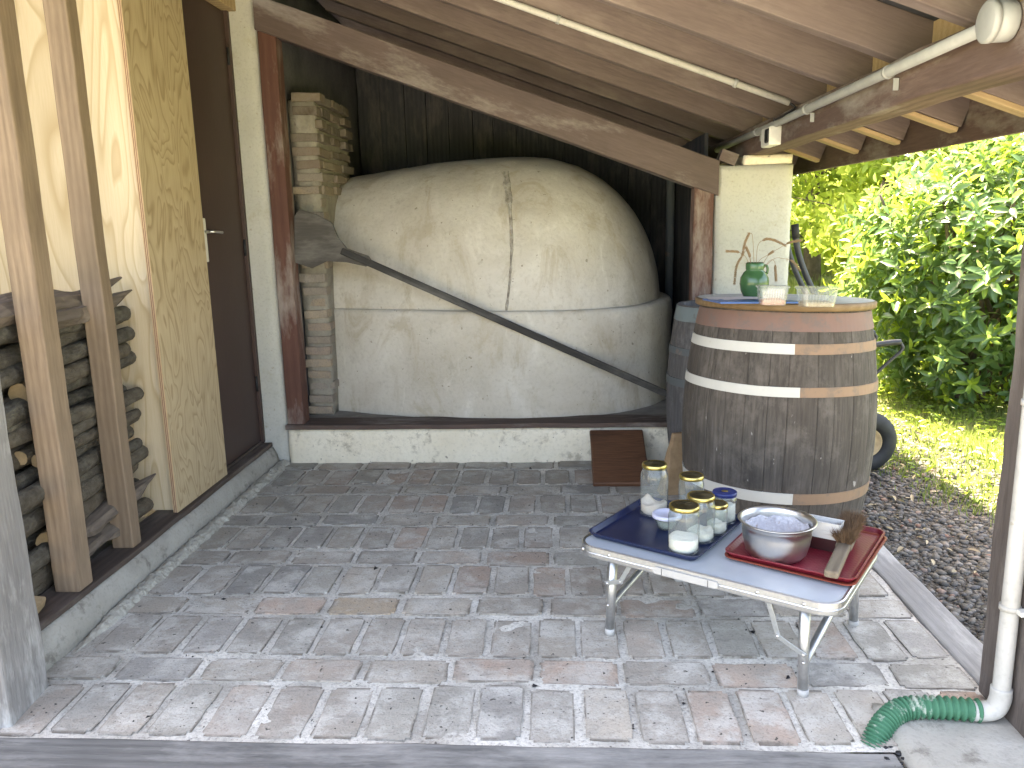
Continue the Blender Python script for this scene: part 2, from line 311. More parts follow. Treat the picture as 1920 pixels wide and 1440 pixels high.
def pyd(name, v, f):
    me = bpy.data.meshes.new(name); me.from_pydata([tuple(x) for x in v], [], f); me.update(); return me
def fast(name, V, Fq, mat, parent=None, loc=(0, 0, 0), smooth=False):   # numpy: V (n,3), Fq (m,k) equal-size polygons
    me = bpy.data.meshes.new(name); n, k = Fq.shape
    me.vertices.add(len(V)); me.vertices.foreach_set('co', np.ascontiguousarray(V, np.float32).ravel())
    me.loops.add(n*k); me.loops.foreach_set('vertex_index', np.ascontiguousarray(Fq, np.int32).ravel())
    me.polygons.add(n); me.polygons.foreach_set('loop_start', np.arange(0, n*k, k, dtype=np.int32)); me.polygons.foreach_set('loop_total', np.full(n, k, np.int32))
    me.update(calc_edges=True); me.validate(); return link(name, me, mat, parent, loc, smooth=smooth)
def box_bm(size, bevel=.004, cuts=0, jit=0., seg=2, seed=0):
    bm = bmesh.new(); bmesh.ops.create_cube(bm, size=1); bmesh.ops.scale(bm, vec=size, verts=bm.verts)
    if cuts:
        ax = max(range(3), key=lambda i: size[i])
        es = [e for e in bm.edges if abs((e.verts[0].co-e.verts[1].co)[ax]) > size[ax]*.9]
        bmesh.ops.subdivide_edges(bm, edges=es, cuts=cuts, use_grid_fill=False)
    if bevel: bmesh.ops.bevel(bm, geom=[e for e in bm.edges if e.calc_face_angle(0) > .5], offset=bevel, segments=seg, affect='EDGES', profile=.5)
    if jit:
        for v in bm.verts:
            v.co += Vector([mnoise.noise(v.co*3.1 + Vector((seed*7.3+i*11, seed, i))) for i in range(3)])*jit
            v.co += Vector([mnoise.noise(v.co*17 + Vector((seed*3.3+i*5, seed, i))) for i in range(3)])*jit*.35
    return bm
def done(bm, name):
    me = bpy.data.meshes.new(name); bmesh.ops.recalc_face_normals(bm, faces=bm.faces); bm.to_mesh(me); bm.free(); return me
_seed = [0]
def box(name, lo, hi, mat, parent=None, bevel=.004, cuts=0, jit=0., rot=None, seg=2, smooth=False):
    _seed[0] += 1
    lo, hi = Vector(lo), Vector(hi); c = (lo+hi)/2
    me = done(box_bm(hi-lo, bevel, cuts, jit, seg, _seed[0]), name)
    if parent: c = c - Vector(parent['o']) if 'o' in parent else c - parent.location
    return link(name, me, mat, parent, c, rot or (0, 0, 0), smooth=smooth)
def bar(name, a, b, w, d, mat, parent=None, bevel=.003, up=Vector((0, 0, 1)), ext=0.):   # rectangular bar between world points
    a, b = Vector(a), Vector(b); L = (b-a).length + 2*ext; x = (b-a).normalized(); y = up.cross(x)
    if y.length < 1e-4: y = Vector((0, 1, 0)).cross(x)
    y.normalize(); z = x.cross(y)
    me = done(box_bm((L, w, d), bevel), name); o = link(name, me, mat, parent)
    M_ = Matrix((x, y, z)).transposed().to_4x4(); M_.translation = (a+b)/2 - (parent.location if parent else Vector()); o.matrix_basis = M_; return o
def tube_geo(pts, rad, seg=12, cap=True):
    pts = [Vector(p) for p in pts]; n = len(pts); V = []; Fc = []
    rr = rad if isinstance(rad, (list, tuple)) else [rad]*n
    prev = None
    for i, p in enumerate(pts):
        t = (pts[min(i+1, n-1)] - pts[max(i-1, 0)]).normalized()
        if prev is None: u = t.orthogonal().normalized()
        else: u = (prev - t*prev.dot(t)).normalized()
        prev = u; w = t.cross(u)
        for k in range(seg):
            a = 2*math.pi*k/seg; V.append(p + (u*math.cos(a) + w*math.sin(a))*rr[i])
    for i in range(n-1):
        for k in range(seg): Fc.append((i*seg+k, i*seg+(k+1) % seg, (i+1)*seg+(k+1) % seg, (i+1)*seg+k))
    if cap: Fc.append(tuple(range(seg-1, -1, -1))); Fc.append(tuple((n-1)*seg+k for k in range(seg)))
    return V, Fc
def spline(pts, n=8):
    pts = [Vector(p) for p in pts]; out = []
    q = [pts[0]*2-pts[1]] + pts + [pts[-1]*2-pts[-2]]
    for i in range(1, len(q)-2):
        for k in range(n):
            t = k/n; a, b, c, d = q[i-1], q[i], q[i+1], q[i+2]
            out.append(.5*((2*b) + (c-a)*t + (2*a-5*b+4*c-d)*t*t + (3*b-a-3*c+d)*t**3))
    return out + [pts[-1]]
def tube(name, pts, rad, mat, parent=None, seg=12, smooth=True, cap=True):
    off = parent.location if parent else Vector(); loc = Vector(pts[0]) if not parent else Vector()
    V, Fc = tube_geo([Vector(p)-off-loc for p in pts], rad, seg, cap); o = link(name, pyd(name, V, Fc), mat, parent, loc, smooth=smooth); return o
def lathe(name, prof, mat, parent=None, loc=(0, 0, 0), seg=40, smooth=True, cap=False, mi=None):
    V = []; Fc = []; idx = []
    for r, z in prof:
        if r < 1e-6: idx.append([len(V)]*seg); V.append((0, 0, z))
        else:
            idx.append(list(range(len(V), len(V)+seg)))
            V += [(r*math.cos(2*math.pi*k/seg), r*math.sin(2*math.pi*k/seg), z) for k in range(seg)]
    for i in range(len(prof)-1):
        for k in range(seg):
            f = [idx[i][k], idx[i][(k+1) % seg], idx[i+1][(k+1) % seg], idx[i+1][k]]; g = []
            for x in f:
                if x not in g: g.append(x)
            if len(g) > 2: Fc.append(tuple(g))
    me = pyd(name, V, Fc); o = link(name, me, mat, parent, loc, smooth=smooth); return o
def rrect(hx, hy, r, n=6):
    out = []
    for cx, cy, a0 in ((hx-r, hy-r, 0), (-hx+r, hy-r, 90), (-hx+r, -hy+r, 180), (hx-r, -hy+r, 270)):
        for k in range(n+1):
            a = math.radians(a0+90*k/n); out.append((cx+r*math.cos(a), cy+r*math.sin(a)))
    return out
def loft(name, rings, mat, parent=None, loc=(0, 0, 0), rot=(0, 0, 0), cap0=True, cap1=True, smooth=False, scale=(1, 1, 1)):
    n = len(rings[0]); V = [p for r in rings for p in r]; Fc = []
    for i in range(len(rings)-1):
        for k in range(n): Fc.append((i*n+k, i*n+(k+1) % n, (i+1)*n+(k+1) % n, (i+1)*n+k))
    if cap0: Fc.append(tuple(range(n-1, -1, -1)))
    if cap1: Fc.append(tuple((len(rings)-1)*n+k for k in range(n)))
    return link(name, pyd(name, V, Fc), mat, parent, loc, rot, scale, smooth)
def rough_sheet(name, x0, x1, y0, y1, nx, ny, hf, mat, parent=None, thick=None):
    V = []; Fc = []
    for j in range(ny+1):
        for i in range(nx+1):
            x = x0+(x1-x0)*i/nx; y = y0+(y1-y0)*j/ny; V.append((x, y, hf(x, y)))
    for j in range(ny):
        for i in range(nx): a = j*(nx+1)+i; Fc.append((a, a+1, a+nx+2, a+nx+1))
    return link(name, pyd(name, V, Fc), mat, parent, smooth=True)
def fbm(x, y, z=0., o=4): return mnoise.fractal(Vector((x, y, z)), 1., 2., o)
def rough_wall(name, lo, hi, mat, amp, parent=None, res=.04, freq=6., bevel=.01):   # displaced plaster block
    lo, hi = Vector(lo), Vector(hi); s = hi-lo; bm = bmesh.new(); bmesh.ops.create_cube(bm, size=1); bmesh.ops.scale(bm, vec=s, verts=bm.verts)
    for ax in range(3):
        c = int(s[ax]/res)
        if c > 1:
            es = [e for e in bm.edges if abs((e.verts[0].co-e.verts[1].co).normalized()[ax]) > .9]
            bmesh.ops.subdivide_edges(bm, edges=es, cuts=min(c, 90), use_grid_fill=True)
    bm.normal_update()
    for v in bm.verts:
        w = v.co + lo
        edge = sum(1 for i in range(3) if abs(abs(v.co[i])-s[i]/2) < 1e-5)
        d = (fbm(w.x*freq, w.y*freq, w.z*freq) + .5*mnoise.noise(w*freq*5))*amp
        v.co += v.normal*(d - (bevel + abs(mnoise.noise(w*9))*bevel if edge > 1 else 0))
    c = (lo+hi)/2
    return link(name, done(bm, name), mat, parent, c-(parent.location if parent else Vector()), smooth=True)

# ================================================================ SETTING: ground
g = link('ground', pyd('ground', [(-120, -80, -.05), (120, -80, -.05), (120, 160, -.05), (-120, 160, -.05)], [(0, 1, 2, 3)]), 'ground'); tag(g, kind='structure')
fc = link('forecourt', pyd('forecourt', [(-7, -7, -.03), (5, -7, -.03), (5, 1.96, -.03), (-7, 1.96, -.03)], [(0, 1, 2, 3)]), 'forecourt'); tag(fc, kind='structure')
gp = rough_sheet('gravel_path', 1.5, 2.75, 1.9, 7.2, 26, 90, lambda x, y: -.035+.012*fbm(x*2.5, y*2.5)-(.03 if x > 2.7 or y > 7.15 else 0), 'gravel'); tag(gp, kind='structure')
def pebbles(name, n, xr, yr, zf, s0, s1):
    ico = bmesh.new(); bmesh.ops.create_icosphere(ico, subdivisions=1, radius=1); bv = np.array([v.co[:] for v in ico.verts]); bf = np.array([[v.index for v in f.verts] for f in ico.faces]); ico.free()
    k = len(bv); s = (s0+(s1-s0)*rng.random(n)**2.2)[:, None]*(.65+.6*rng.random((n, 3))); s[:, 2] *= .6
    a = rng.random(n)*6.283; v = bv[None]*(1+.16*rng.standard_normal((n, k, 1)))*s[:, None]
    ca, sa = np.cos(a)[:, None], np.sin(a)[:, None]; x = v[..., 0]*ca-v[..., 1]*sa; y = v[..., 0]*sa+v[..., 1]*ca
    px = xr[0]+(xr[1]-xr[0])*rng.random(n); py = yr[0]+(yr[1]-yr[0])*rng.random(n)**1.15; pz = np.array([zf(p, q) for p, q in zip(px, py)])
    V = np.stack([x+px[:, None], y+py[:, None], v[..., 2]+pz[:, None]+s[:, 2:3]*.25], -1).reshape(-1, 3)
    Fq = (bf[None]+(np.arange(n)*k)[:, None, None]).reshape(-1, 3)
    return fast(name, V, Fq, 'pebble')
pb = pebbles('gravel', 13000, (1.56, 2.7), (2.3, 6.2), lambda x, y: -.035+.012*fbm(x*2.5, y*2.5), .006, .024)
tag(pb, 'grey and tan loose gravel between the floor kerb and the lawn', 'gravel', kind='stuff')

# ---------------------------------------------------------------- brick floor
X0, X1, Y0F, YW = -1.84, 1.385, 2.13, 5.03
def floorh(x, y): return .006*fbm(x*1.3, y*1.3, 3.)+.0035*fbm(x*9, y*9, 1.)
floor = rough_sheet('floor', X0-.1, X1+.01, Y0F, YW+.05, 180, 160, floorh, 'mortar'); tag(floor, kind='structure')
def brick_mesh(lx, ly, h, sd):
    bm = bmesh.new(); bmesh.ops.create_cube(bm, size=1); bmesh.ops.scale(bm, vec=(lx, ly, h), verts=bm.verts)
    bmesh.ops.bevel(bm, geom=[e for e in bm.edges if abs(e.verts[0].co.z-e.verts[1].co.z) > h*.5], offset=.014, segments=2, affect='EDGES')
    top = [e for e in bm.edges if e.verts[0].co.z > 0 and e.verts[1].co.z > 0]
    bmesh.ops.subdivide_edges(bm, edges=[e for e in bm.edges if e.calc_length() > .08], cuts=3)
    for v in bm.verts:
        q = Vector((v.co.x*14+sd*9.1, v.co.y*14, sd*3.7)); v.co.x += mnoise.noise(q)*.0065; v.co.y += mnoise.noise(q+Vector((5, 3, 9)))*.0065
        if v.co.z > 0: v.co.z += mnoise.noise(q*1.3+Vector((1, 8, 2)))*.0025
    return done(bm, 'brick')
heads = [brick_mesh(.142, .28, .03, i) for i in range(9)]; strs = [brick_mesh(.28, .142, .03, 20+i) for i in range(9)]
for me in heads+strs: me.materials.append(MT['fbrick'])
pal = [(.37, .325, .275), (.40, .335, .28), (.35, .32, .28), (.42, .315, .25), (.33, .31, .27), (.39, .345, .295), (.28, .265, .245), (.41, .36, .30)]
rows = []
y = Y0F+.028
while y < YW-.05:
    rows.append(('h', y+.14)); rows.append(('s', y+.28+.026+.071)); y += .482
nb = 0
for kind, yc in rows:
    pitch = .167 if kind == 'h' else .306
    x = X0 + (.05 if kind == 'h' else -.03) + random.random()*.05
    while x < X1-.02:
        w = pitch-.025
        L = min(x+w*(.94+.1*random.random()), X1-.005)-x
        if L > .05 and yc + (.14 if kind == 'h' else .07) < YW+.16:
            me = random.choice(heads if kind == 'h' else strs); xc = x+L/2
            o = link('brick', me, None, floor, (xc, yc+random.uniform(-.008, .008), floorh(xc, yc)-.0095+random.uniform(-.0022, .0015)), (random.uniform(-.008, .008), random.uniform(-.008, .008), random.uniform(-.02, .02) + (math.pi if random.random() < .5 else 0)),
                     (L/(.142 if kind == 'h' else .28), random.uniform(.97, 1.02), 1))
            c = random.choice(pal); k = random.uniform(.8, 1.15); o.color = (c[0]*k, c[1]*k, c[2]*k, 1)
            if (kind == 's' and abs(xc+.78) < .14 and abs(yc-3.0) < .16): o.color = (.42, .32, .22, 1)
            if xc > 1.15 and random.random() < .45: o.color = (.40, .265, .20, 1)
            nb += 1
        x += L+.025+random.uniform(-.006, .01)
# kerbs, threshold
th = empty('timber_threshold', (0, 2.03, 0), 'long grey weathered timber threshold along the front edge of the brick floor', 'threshold')
box('beam', (-1.95, 1.90, -.10), (.98, 2.128, .012), 'greybeam', th, .008, 24, .012)
kb = empty('timber_kerb', (1.46, 3.6, 0), 'pale grey timber kerb between the brick floor and the gravel', 'kerb')
box('plank', (1.392, 2.42, -.10), (1.535, 5.0, .012), 'greybeamy', kb, .008, 24, .008)
slab = rough_wall('concrete_slab', (.985, 1.80, -.12), (1.95, 2.36, .028), 'concrete', .006, res=.04, bevel=.012)
tag(slab, 'worn concrete slab under the foot of the dark post', 'slab')
# left concrete kerb and rough mortar bead
ring = []
for i in range(61):
    yy = 2.30+(5.0-2.30)*i/60; w = .006*fbm(yy*4, 1.)
    ring.append([(-2.05, yy, -.02), (-2.05, yy, .125), (-1.90+w, yy, .128), (-1.868+w, yy, .118+w), (-1.845+w, yy, .07), (-1.825+w, yy, -.02)])
kl = loft('concrete_kerb', ring, 'concrete', smooth=True); tag(kl, 'low rounded concrete kerb under the timber wall', 'kerb')
bm = bmesh.new()
ny, nt = 420, 16; vv = []
for i in range(ny+1):
    yy = 2.55+(5.0-2.55)*i/ny; row = []
    w = min(1, (yy-2.5)/.5)*.8*(.045+.02*mnoise.noise(Vector((yy*3, 4, 0)))+.012*mnoise.noise(Vector((yy*22, 1, 0))))
    for k in range(nt+1):
        a = math.pi*k/nt; r = 1+.25*mnoise.noise(Vector((yy*22, a*2.5, 2)))+.22*mnoise.noise(Vector((yy*75, a*7, 5)))
        row.append(bm.verts.new((-1.82+math.cos(a)*w*1.15*r+.01, yy, math.sin(a)*.038*min(1, (yy-2.5)/.5)*r-.006)))
    vv.append(row)
for i in range(ny):
    for k in range(nt): bm.faces.new((vv[i][k], vv[i+1][k], vv[i+1][k+1], vv[i][k+1]))
mb = link('mortar_bead', done(bm, 'mortar_bead'), 'beadm', smooth=True); tag(mb, 'crumbly grey mortar bead along the foot of the concrete kerb', 'mortar')

# ================================================================ OVEN NICHE
kw = rough_wall('knee_wall', (-1.775, 5.015, -.03), (.99, 5.32, .236), 'stucco', .009, res=.035, freq=7, bevel=.006); tag(kw, 'low rough white plastered wall below the oven sill', 'wall')
sl = box('sill_plank', (-1.775, 4.985, .237), (.965, 5.21, .268), 'sill', None, .005, 20, .006); tag(sl, 'dark brown timber sill plank on top of the low white wall', 'plank')
plf = rough_sheet('oven_platform', -1.80, 1.0, 5.20, 7.3, 70, 60, lambda x, y: .258+.006*fbm(x*4, y*4), 'platform'); tag(plf, kind='structure')
# oven
OX, OY = -.30, 6.15
oven = empty('bread_oven', (OX, OY, .265), 'large domed clay-plastered bread oven with a ledge round its base', 'oven')
def plan(t, aR, aL, b):   # superellipse-like plan, front at -Y
    c, s = math.cos(t), math.sin(t)
    a = aR if c > 0 else aL
    return OX+a*math.copysign(abs(c)**(.9 if c > 0 else .8), c), OY+b*math.copysign(abs(s)**.92, s)
rings = []
nseg = 96
for z, ins in [(.25, -.01), (.32, 0.), (.45, .0), (.6, .0), (.75, .002), (.88, .004), (.945, .010), (.968, .022), (.975, .045), (.972, .10), (.965, .3)]:
    r = []
    for k in range(nseg):
        x, y = plan(2*math.pi*k/nseg, 1.175-ins, 1.34, 1.0-ins)
        if x < OX:
            wl_ = (1.0-ins)*(1-.33*(abs(x-OX)/1.3)**1.8); tt = 2*math.pi*k/nseg
            y = OY+max(-wl_, min(wl_, (y-OY)*3.0))
        d = .012*fbm(x*2.4, y*2.4, z*2.4)+.004*fbm(x*9, y*9, z*9)
        sag = .014*mnoise.noise(Vector((x*1.2, y*1.2, 0)))*(1 if z > .8 else 0)
        r.append((x-OX+d, y-OY+d, z-.265+sag))
    rings.append(r)
loft('base', rings, 'dome', oven, cap0=False, cap1=True, smooth=True)
# dome: cross sections along X
V = []; Fc = []; ns, na = 90, 64
for i in range(ns+1):
    t = i/ns; s = -1.30+(2.375)*(t**.92 if t < .5 else t**.92)
    s = -1.30+2.385*math.sin(t*math.pi/2)**.85
    if s > 0: q = max(0., 1-(s/1.085)**2.35)**.5; w, h = .935*q, 1.085*q**1.0
    else: q = 1-.12*(abs(s)/1.3)**1.6; w = .935*(1-.33*(abs(s)/1.3)**1.8); h = 1.085*q
    for k in range(na+1):
        a = math.pi*k/na; cy, cz = math.cos(a), math.sin(a)
        y = w*math.copysign(abs(cy)**.86, cy); z = .66+h*abs(cz)**.88
        p = Vector((s, y, z)); d = .016*fbm(s*2, y*2, z*2)+.004*fbm(s*8, y*8, z*8)
        V.append((s, y-d*cy*-1 if False else y*(1+d), z+d*.6*cz))
for i in range(ns):
    for k in range(na): a = i*(na+1)+k; Fc.append((a, a+1, a+na+2, a+na+1))
Fc.append(tuple(range(na, -1, -1)))
dome = link('dome', pyd('dome', V, Fc), 'dome', oven, smooth=True)
# repaired crack scar: thin raised mortar ridge following the dome surface
bpy.context.view_layer.update()
def domepoint(px, py):
    r = Vector(ray(px, py).tolist()).normalized(); o = Vector((0, 0, H))-Vector((OX, OY, .265)); hit, loc, nrm, _ = dome.ray_cast(o, r)
    return (loc, nrm) if hit else (None, None)
MT['scar'] = plaster('scar_mortar', (.24, .21, .175), (.52, .49, .44), 24, 60, 1.2)
pts = []; 
for i in range(24):
    py = 322+(582-322)*i/23; px = 948+11*math.sin(i*.13)+2.2*mnoise.noise(Vector((i*.9, 0, 0)))
    l_, n_ = domepoint(px, py)
    if l_ is not None: pts.append((l_, n_, i))
V = []; Fc = []
for l_, n_, i in pts:
    w = .030 if i < 6 else (.014 if i < 14 else .010); w *= 1+.5*mnoise.noise(Vector((i*1.7, 3, 0)))
    side = Vector((1, 0, 0)); 
    V += [l_-side*w-n_*.006, l_-side*w*.55+n_*.007, l_-side*.002+n_*.002, l_+side*w*.55+n_*.008, l_+side*w-n_*.006]
for i in range(len(pts)-1):
    for k in range(4): Fc.append((i*5+k, i*5+k+1, i*5+k+6, i*5+k+5))
if pts: sc_ = link('repaired_crack', pyd('scar', V, Fc), 'scar', oven); sc_['label'] = 'rough vertical repaired crack down the dome front'
MT['chmortar'] = plaster('sooty_mortar', (.17, .155, .13), (.32, .295, .25), 5, 50, .9)
# brick chimney / oven front pier on the left
ch = empty('brick_chimney', (-1.60, 5.5, .265), 'sooty stepped brick chimney pier at the left end of the oven', 'chimney')
cbm = []
for i in range(6):
    bm = box_bm((.24, .12, .055), .006, 3, .008, 2, 40+i); cbm.append(done(bm, 'brick'))
for me in cbm: me.materials.append(MT['cbrick'])
cpal = [(.36, .29, .21), (.33, .26, .20), (.40, .33, .245), (.29, .25, .20), (.32, .285, .235)]
zc = .30; k = 0
while zc < 2.36:
    tz = (zc-.3)/2.06
    soot = max(.12, min(1, (zc-1.55)/.55))
    wf = .175
    xs = -1.612+.02*mnoise.noise(Vector((zc*4, 0, 0)))+(.03*(zc-1.7) if zc > 1.7 else 0)
    for (dx, yy, rz) in [(0, 5.36, 0), (.03, 5.49, math.pi/2), (.035, 5.74, math.pi/2), (.04, 5.99, math.pi/2)] if zc > 1.75 else [(0, 5.36, 0)]:
        if zc < 1.0 and rz: continue
        sx = wf/.24*random.uniform(.88, 1.08) if rz == 0 else random.uniform(.85, 1.05)
        o = link('brick', cbm[k % 6], None, ch, (xs+dx+1.60+random.uniform(-.014, .014), yy-5.5+random.uniform(-.012, .012), zc-.265+random.uniform(-.006, .006)), (random.uniform(-.03, .03), random.uniform(-.03, .03), rz+random.uniform(-.05, .05)), (sx, 1, random.uniform(.9, 1.05)))
        c = random.choice(cpal); s_ = 1-.72*soot*random.uniform(.6, 1.1); o.color = (c[0]*s_, c[1]*s_*.98, c[2]*s_, 1); k += 1
    zc += .082
V_ = rough_wall('mortar_core', (-1.705, 5.309, .25), (-1.535, 6.15, 2.34), 'chmortar', .008, ch, res=.08, bevel=.004)
# niche side wall (soot), back boards, right boards
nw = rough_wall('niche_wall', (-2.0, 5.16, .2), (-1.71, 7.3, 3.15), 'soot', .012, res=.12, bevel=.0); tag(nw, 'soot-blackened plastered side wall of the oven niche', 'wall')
bw = empty('rear_board_wall', (-.4, 7.3, .2), 'dark vertical board wall behind the oven', 'wall')
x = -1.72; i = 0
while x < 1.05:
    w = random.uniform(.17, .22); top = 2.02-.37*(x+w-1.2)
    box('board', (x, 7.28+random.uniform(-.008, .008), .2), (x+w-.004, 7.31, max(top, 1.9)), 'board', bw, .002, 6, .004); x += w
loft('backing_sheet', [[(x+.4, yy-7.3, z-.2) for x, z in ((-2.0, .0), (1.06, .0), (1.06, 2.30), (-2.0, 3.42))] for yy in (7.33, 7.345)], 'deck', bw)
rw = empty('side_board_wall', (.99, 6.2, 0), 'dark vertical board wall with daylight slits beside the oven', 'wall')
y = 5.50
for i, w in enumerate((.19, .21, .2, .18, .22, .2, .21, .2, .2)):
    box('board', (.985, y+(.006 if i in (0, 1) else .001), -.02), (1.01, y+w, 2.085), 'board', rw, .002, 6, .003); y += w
tube('stove_pipe', [PY(1258, 335, 6.7), PY(1262, 560, 6.7)], .035, 'hoopdark', None, 14)
o = bpy.data.objects['stove_pipe']; o.location.z = o.location.z; tag(o, 'thin dark metal pipe standing behind the oven dome', 'pipe')
# extend pipe to platform
pz = bpy.data.objects['stove_pipe']; a = PY(1258, 335, 6.7); pz.data = pyd('stove_pipe', *tube_geo([(0, 0, 0), (0, 0, .26-a.z)], .035, 14)); pz.data.materials.append(MT['hoopdark'])
# ---------------------------------------------------------------- brown frame
fp = empty('oven_frame', (-1.70, 5.07, .268), 'brown timber frame of two posts and a sloping beam around the oven opening', 'frame')
box('post', (-1.765, 5.012, .268), (-1.655, 5.135, 2.70), 'framez', fp, .006, 16, .005)
box('post', (.842, 5.012, .268), (.962, 5.135, 1.78), 'framez', fp, .006, 14, .005)
sl_ = -.372
def zb(x): return 2.636+sl_*(x+1.611)
me = done(box_bm((3.12, .135, .192), .006, 26, .006, 2, 5), 'sloping_beam'); ang = math.atan(-sl_)
xc = -.44
for v_ in me.vertices:   # plumb cut where the beam meets the plaster pier
    ca_, sa_ = math.cos(ang), math.sin(ang); wx_ = xc+v_.co.x*ca_+v_.co.z*sa_
    if wx_ < -1.768: v_.co.x += (-1.768-wx_)/ca_
    if wx_ > .985: v_.co.x += (.985-wx_)/ca_
link('sloping_beam', me, 'frame', fp, (xc+1.70, 5.062-5.07, zb(xc)+.103-.268), (0, ang, 0))
# left plaster pier + pillar on the right
pl = rough_wall('plaster_pier', (-2.06, 5.02, -.02), (-1.772, 5.20, 3.2), 'pillar', .006, res=.06, bevel=.012); tag(pl, 'narrow chipped white plaster pier between the brown door and the oven frame', 'pier')
pr = empty('plaster_pillar', (1.2, 5.2, 0), 'cream plastered pillar with a brick on top behind the barrels', 'pillar')
rough_wall('shaft', (.968, 5.02, -.05), (1.437, 5.47, 1.852), 'pillar', .006, pr, res=.045, bevel=.012)
rough_wall('cap_brick', (1.135, 5.04, 1.846), (1.43, 5.30, 1.908), 'stucco', .006, pr, res=.04, bevel=.006)
box('wedge', (.995, 5.03, 1.86), (1.10, 5.14, 1.93), 'frame', pr, .004, 2, .003, rot=(0, ang, 0))

# ================================================================ ROOF
RS, RX, RZ = -.37, 1.2, 2.062
def zr(x): return RZ+RS*(x-RX)
ra = math.atan(-RS); cosr = math.cos(ra)
roof = empty('lean_to_roof', (-.6, 4.5, zr(-.6)), 'brown lean-to roof of parallel rafters under dark decking', 'roof')
xa, xb = -3.1, 1.70; RL = (xb-xa)/cosr
raf = [done(box_bm((RL, .068, .155), .004, 30, .005, 2, 60+i), 'rafter') for i in range(4)]
for me in raf: me.materials.append(MT['rafter'])
xm = (xa+xb)/2
RY = [1.93, 2.47, 3.0, 3.53, 4.09, 4.63, 5.29, 5.85, 6.4, 6.95]
for i, yy in enumerate(RY):
    link('rafter', raf[i % 4], None, roof, (xm+.6, yy-4.5+.034, zr(xm)+.0775/cosr-zr(-.6)), (0, ra, 0))
dk = .155/cosr
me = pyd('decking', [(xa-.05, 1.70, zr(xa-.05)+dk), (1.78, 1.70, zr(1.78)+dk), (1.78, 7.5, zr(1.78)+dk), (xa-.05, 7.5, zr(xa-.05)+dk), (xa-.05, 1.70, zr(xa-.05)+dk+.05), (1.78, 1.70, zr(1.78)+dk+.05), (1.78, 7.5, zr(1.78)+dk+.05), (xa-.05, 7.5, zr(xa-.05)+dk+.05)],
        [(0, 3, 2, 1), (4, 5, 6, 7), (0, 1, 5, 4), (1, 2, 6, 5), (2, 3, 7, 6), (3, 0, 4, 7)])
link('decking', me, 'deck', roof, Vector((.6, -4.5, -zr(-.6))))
o = box('fascia_board', (1.70, 1.72, zr(1.74)-.035), (1.728, 7.5, zr(1.74)+dk+.01), 'beamy', roof, .003, 20, .002)
for a, b in zip(RY[:-1], RY[1:]):
    box('blocking', (1.30, a+.071, zr(1.3)+.012), (1.325, b-.001, zr(1.3)+dk-.004), 'tail', roof, .002)
for yy in RY[1:7]:   # pale strips: light from the ground painted onto the rafter tail undersides
    me = done(box_bm((.33, .062, .02), .003), 'lit_tail_strip'); link('lit_tail_strip', me, 'tail', roof, (1.51+.6, yy+.034-4.5, zr(1.51)-.012-zr(-.6)), (0, ra, 0))
eb = box('eave_beam', (1.17, 1.85, 1.908), (1.318, 7.3, 2.062), 'beamy', None, .007, 40, .006); tag(eb, 'long brown eave beam running over the cream pillar', 'beam')
# conduits
cn = empty('eave_conduit', (1.14, 3.6, 2.01), 'grey plastic conduit pipe clipped along the eave beam', 'conduit')
tube('pipe', [(1.143, 5.9, 2.004), (1.143, 4.5, 2.010), (1.142, 3.2, 2.018), (1.14, 2.30, 2.022)], .0185, 'pvc', cn, 14)
for yy in (4.75, 3.85, 2.95): 
    tube('clip', [(1.143, yy-.008, 2.010+(4.5-yy)*.006), (1.143, yy+.008, 2.010+(4.5-yy)*.006)], .0235, 'pvc', cn, 14)
    box('clip_tail', (1.150, yy-.03, 1.955), (1.168, yy-.024, 1.995), 'pvc', cn, .001)
jb = empty('round_junction_box', (1.13, 2.24, 2.02), 'round grey junction box at the near end of the eave conduit', 'junction box')
o = lathe('body', [(0, 0), (.045, 0), (.05, .006), (.05, .042), (.043, .05), (0, .05)], 'pvc', jb, (.035, -.0, 0)); o.rotation_euler = (0, -math.pi/2, 0)
o = lathe('lid', [(0, 0), (.052, 0), (.052, .014), (.046, .018), (0, .019)], 'pvc', jb, (-.014, 0, 0)); o.rotation_euler = (0, -math.pi/2, 0)
rc = empty('rafter_conduit', PY(1215, 90, 4.05), 'thin pale conduit pipe fixed under a rafter and sloping down towards the eave', 'conduit')
tube('pipe', [(-1.6, 4.075, zr(-1.6)-.016), (1.125, 4.075, zr(1.125)-.016)], .0155, 'pvcdirty', rc, 14)
for xx in (-.9, .02, .86): tube('clip', [(xx, 4.075, zr(xx)-.016), (xx+.016, 4.075, zr(xx+.016)-.016)], .0205, 'pvc', rc, 14)
ca = spline([(1.12, 4.075, zr(1.12)-.016), (1.15, 4.07, 2.05), (1.13, 4.14, 2.03), (1.11, 4.25, 2.018), (1.125, 4.34, 2.03), (1.14, 4.40, 2.0), (1.15, 4.41, 1.97)], 6)
o = tube('black_cable', ca, .0055, 'cable', None, 8); tag(o, 'thin black cable hanging from the rafter conduit to the switch box', 'cable')
sw = empty('switch_box', (1.15, 4.4, 1.96), 'pale switch box with a dark curved front on the eave beam', 'switch box')
box('base', (1.108, 4.36, 1.905), (1.172, 4.47, 2.000), 'whiteplastic', sw, .006)
box('rear_box', (1.115, 4.475, 1.905), (1.172, 4.56, 2.005), 'whiteplastic', sw, .010)
o = box('dark_rocker', (1.100, 4.365, 1.918), (1.118, 4.43, 1.990), 'cable', sw, .008)

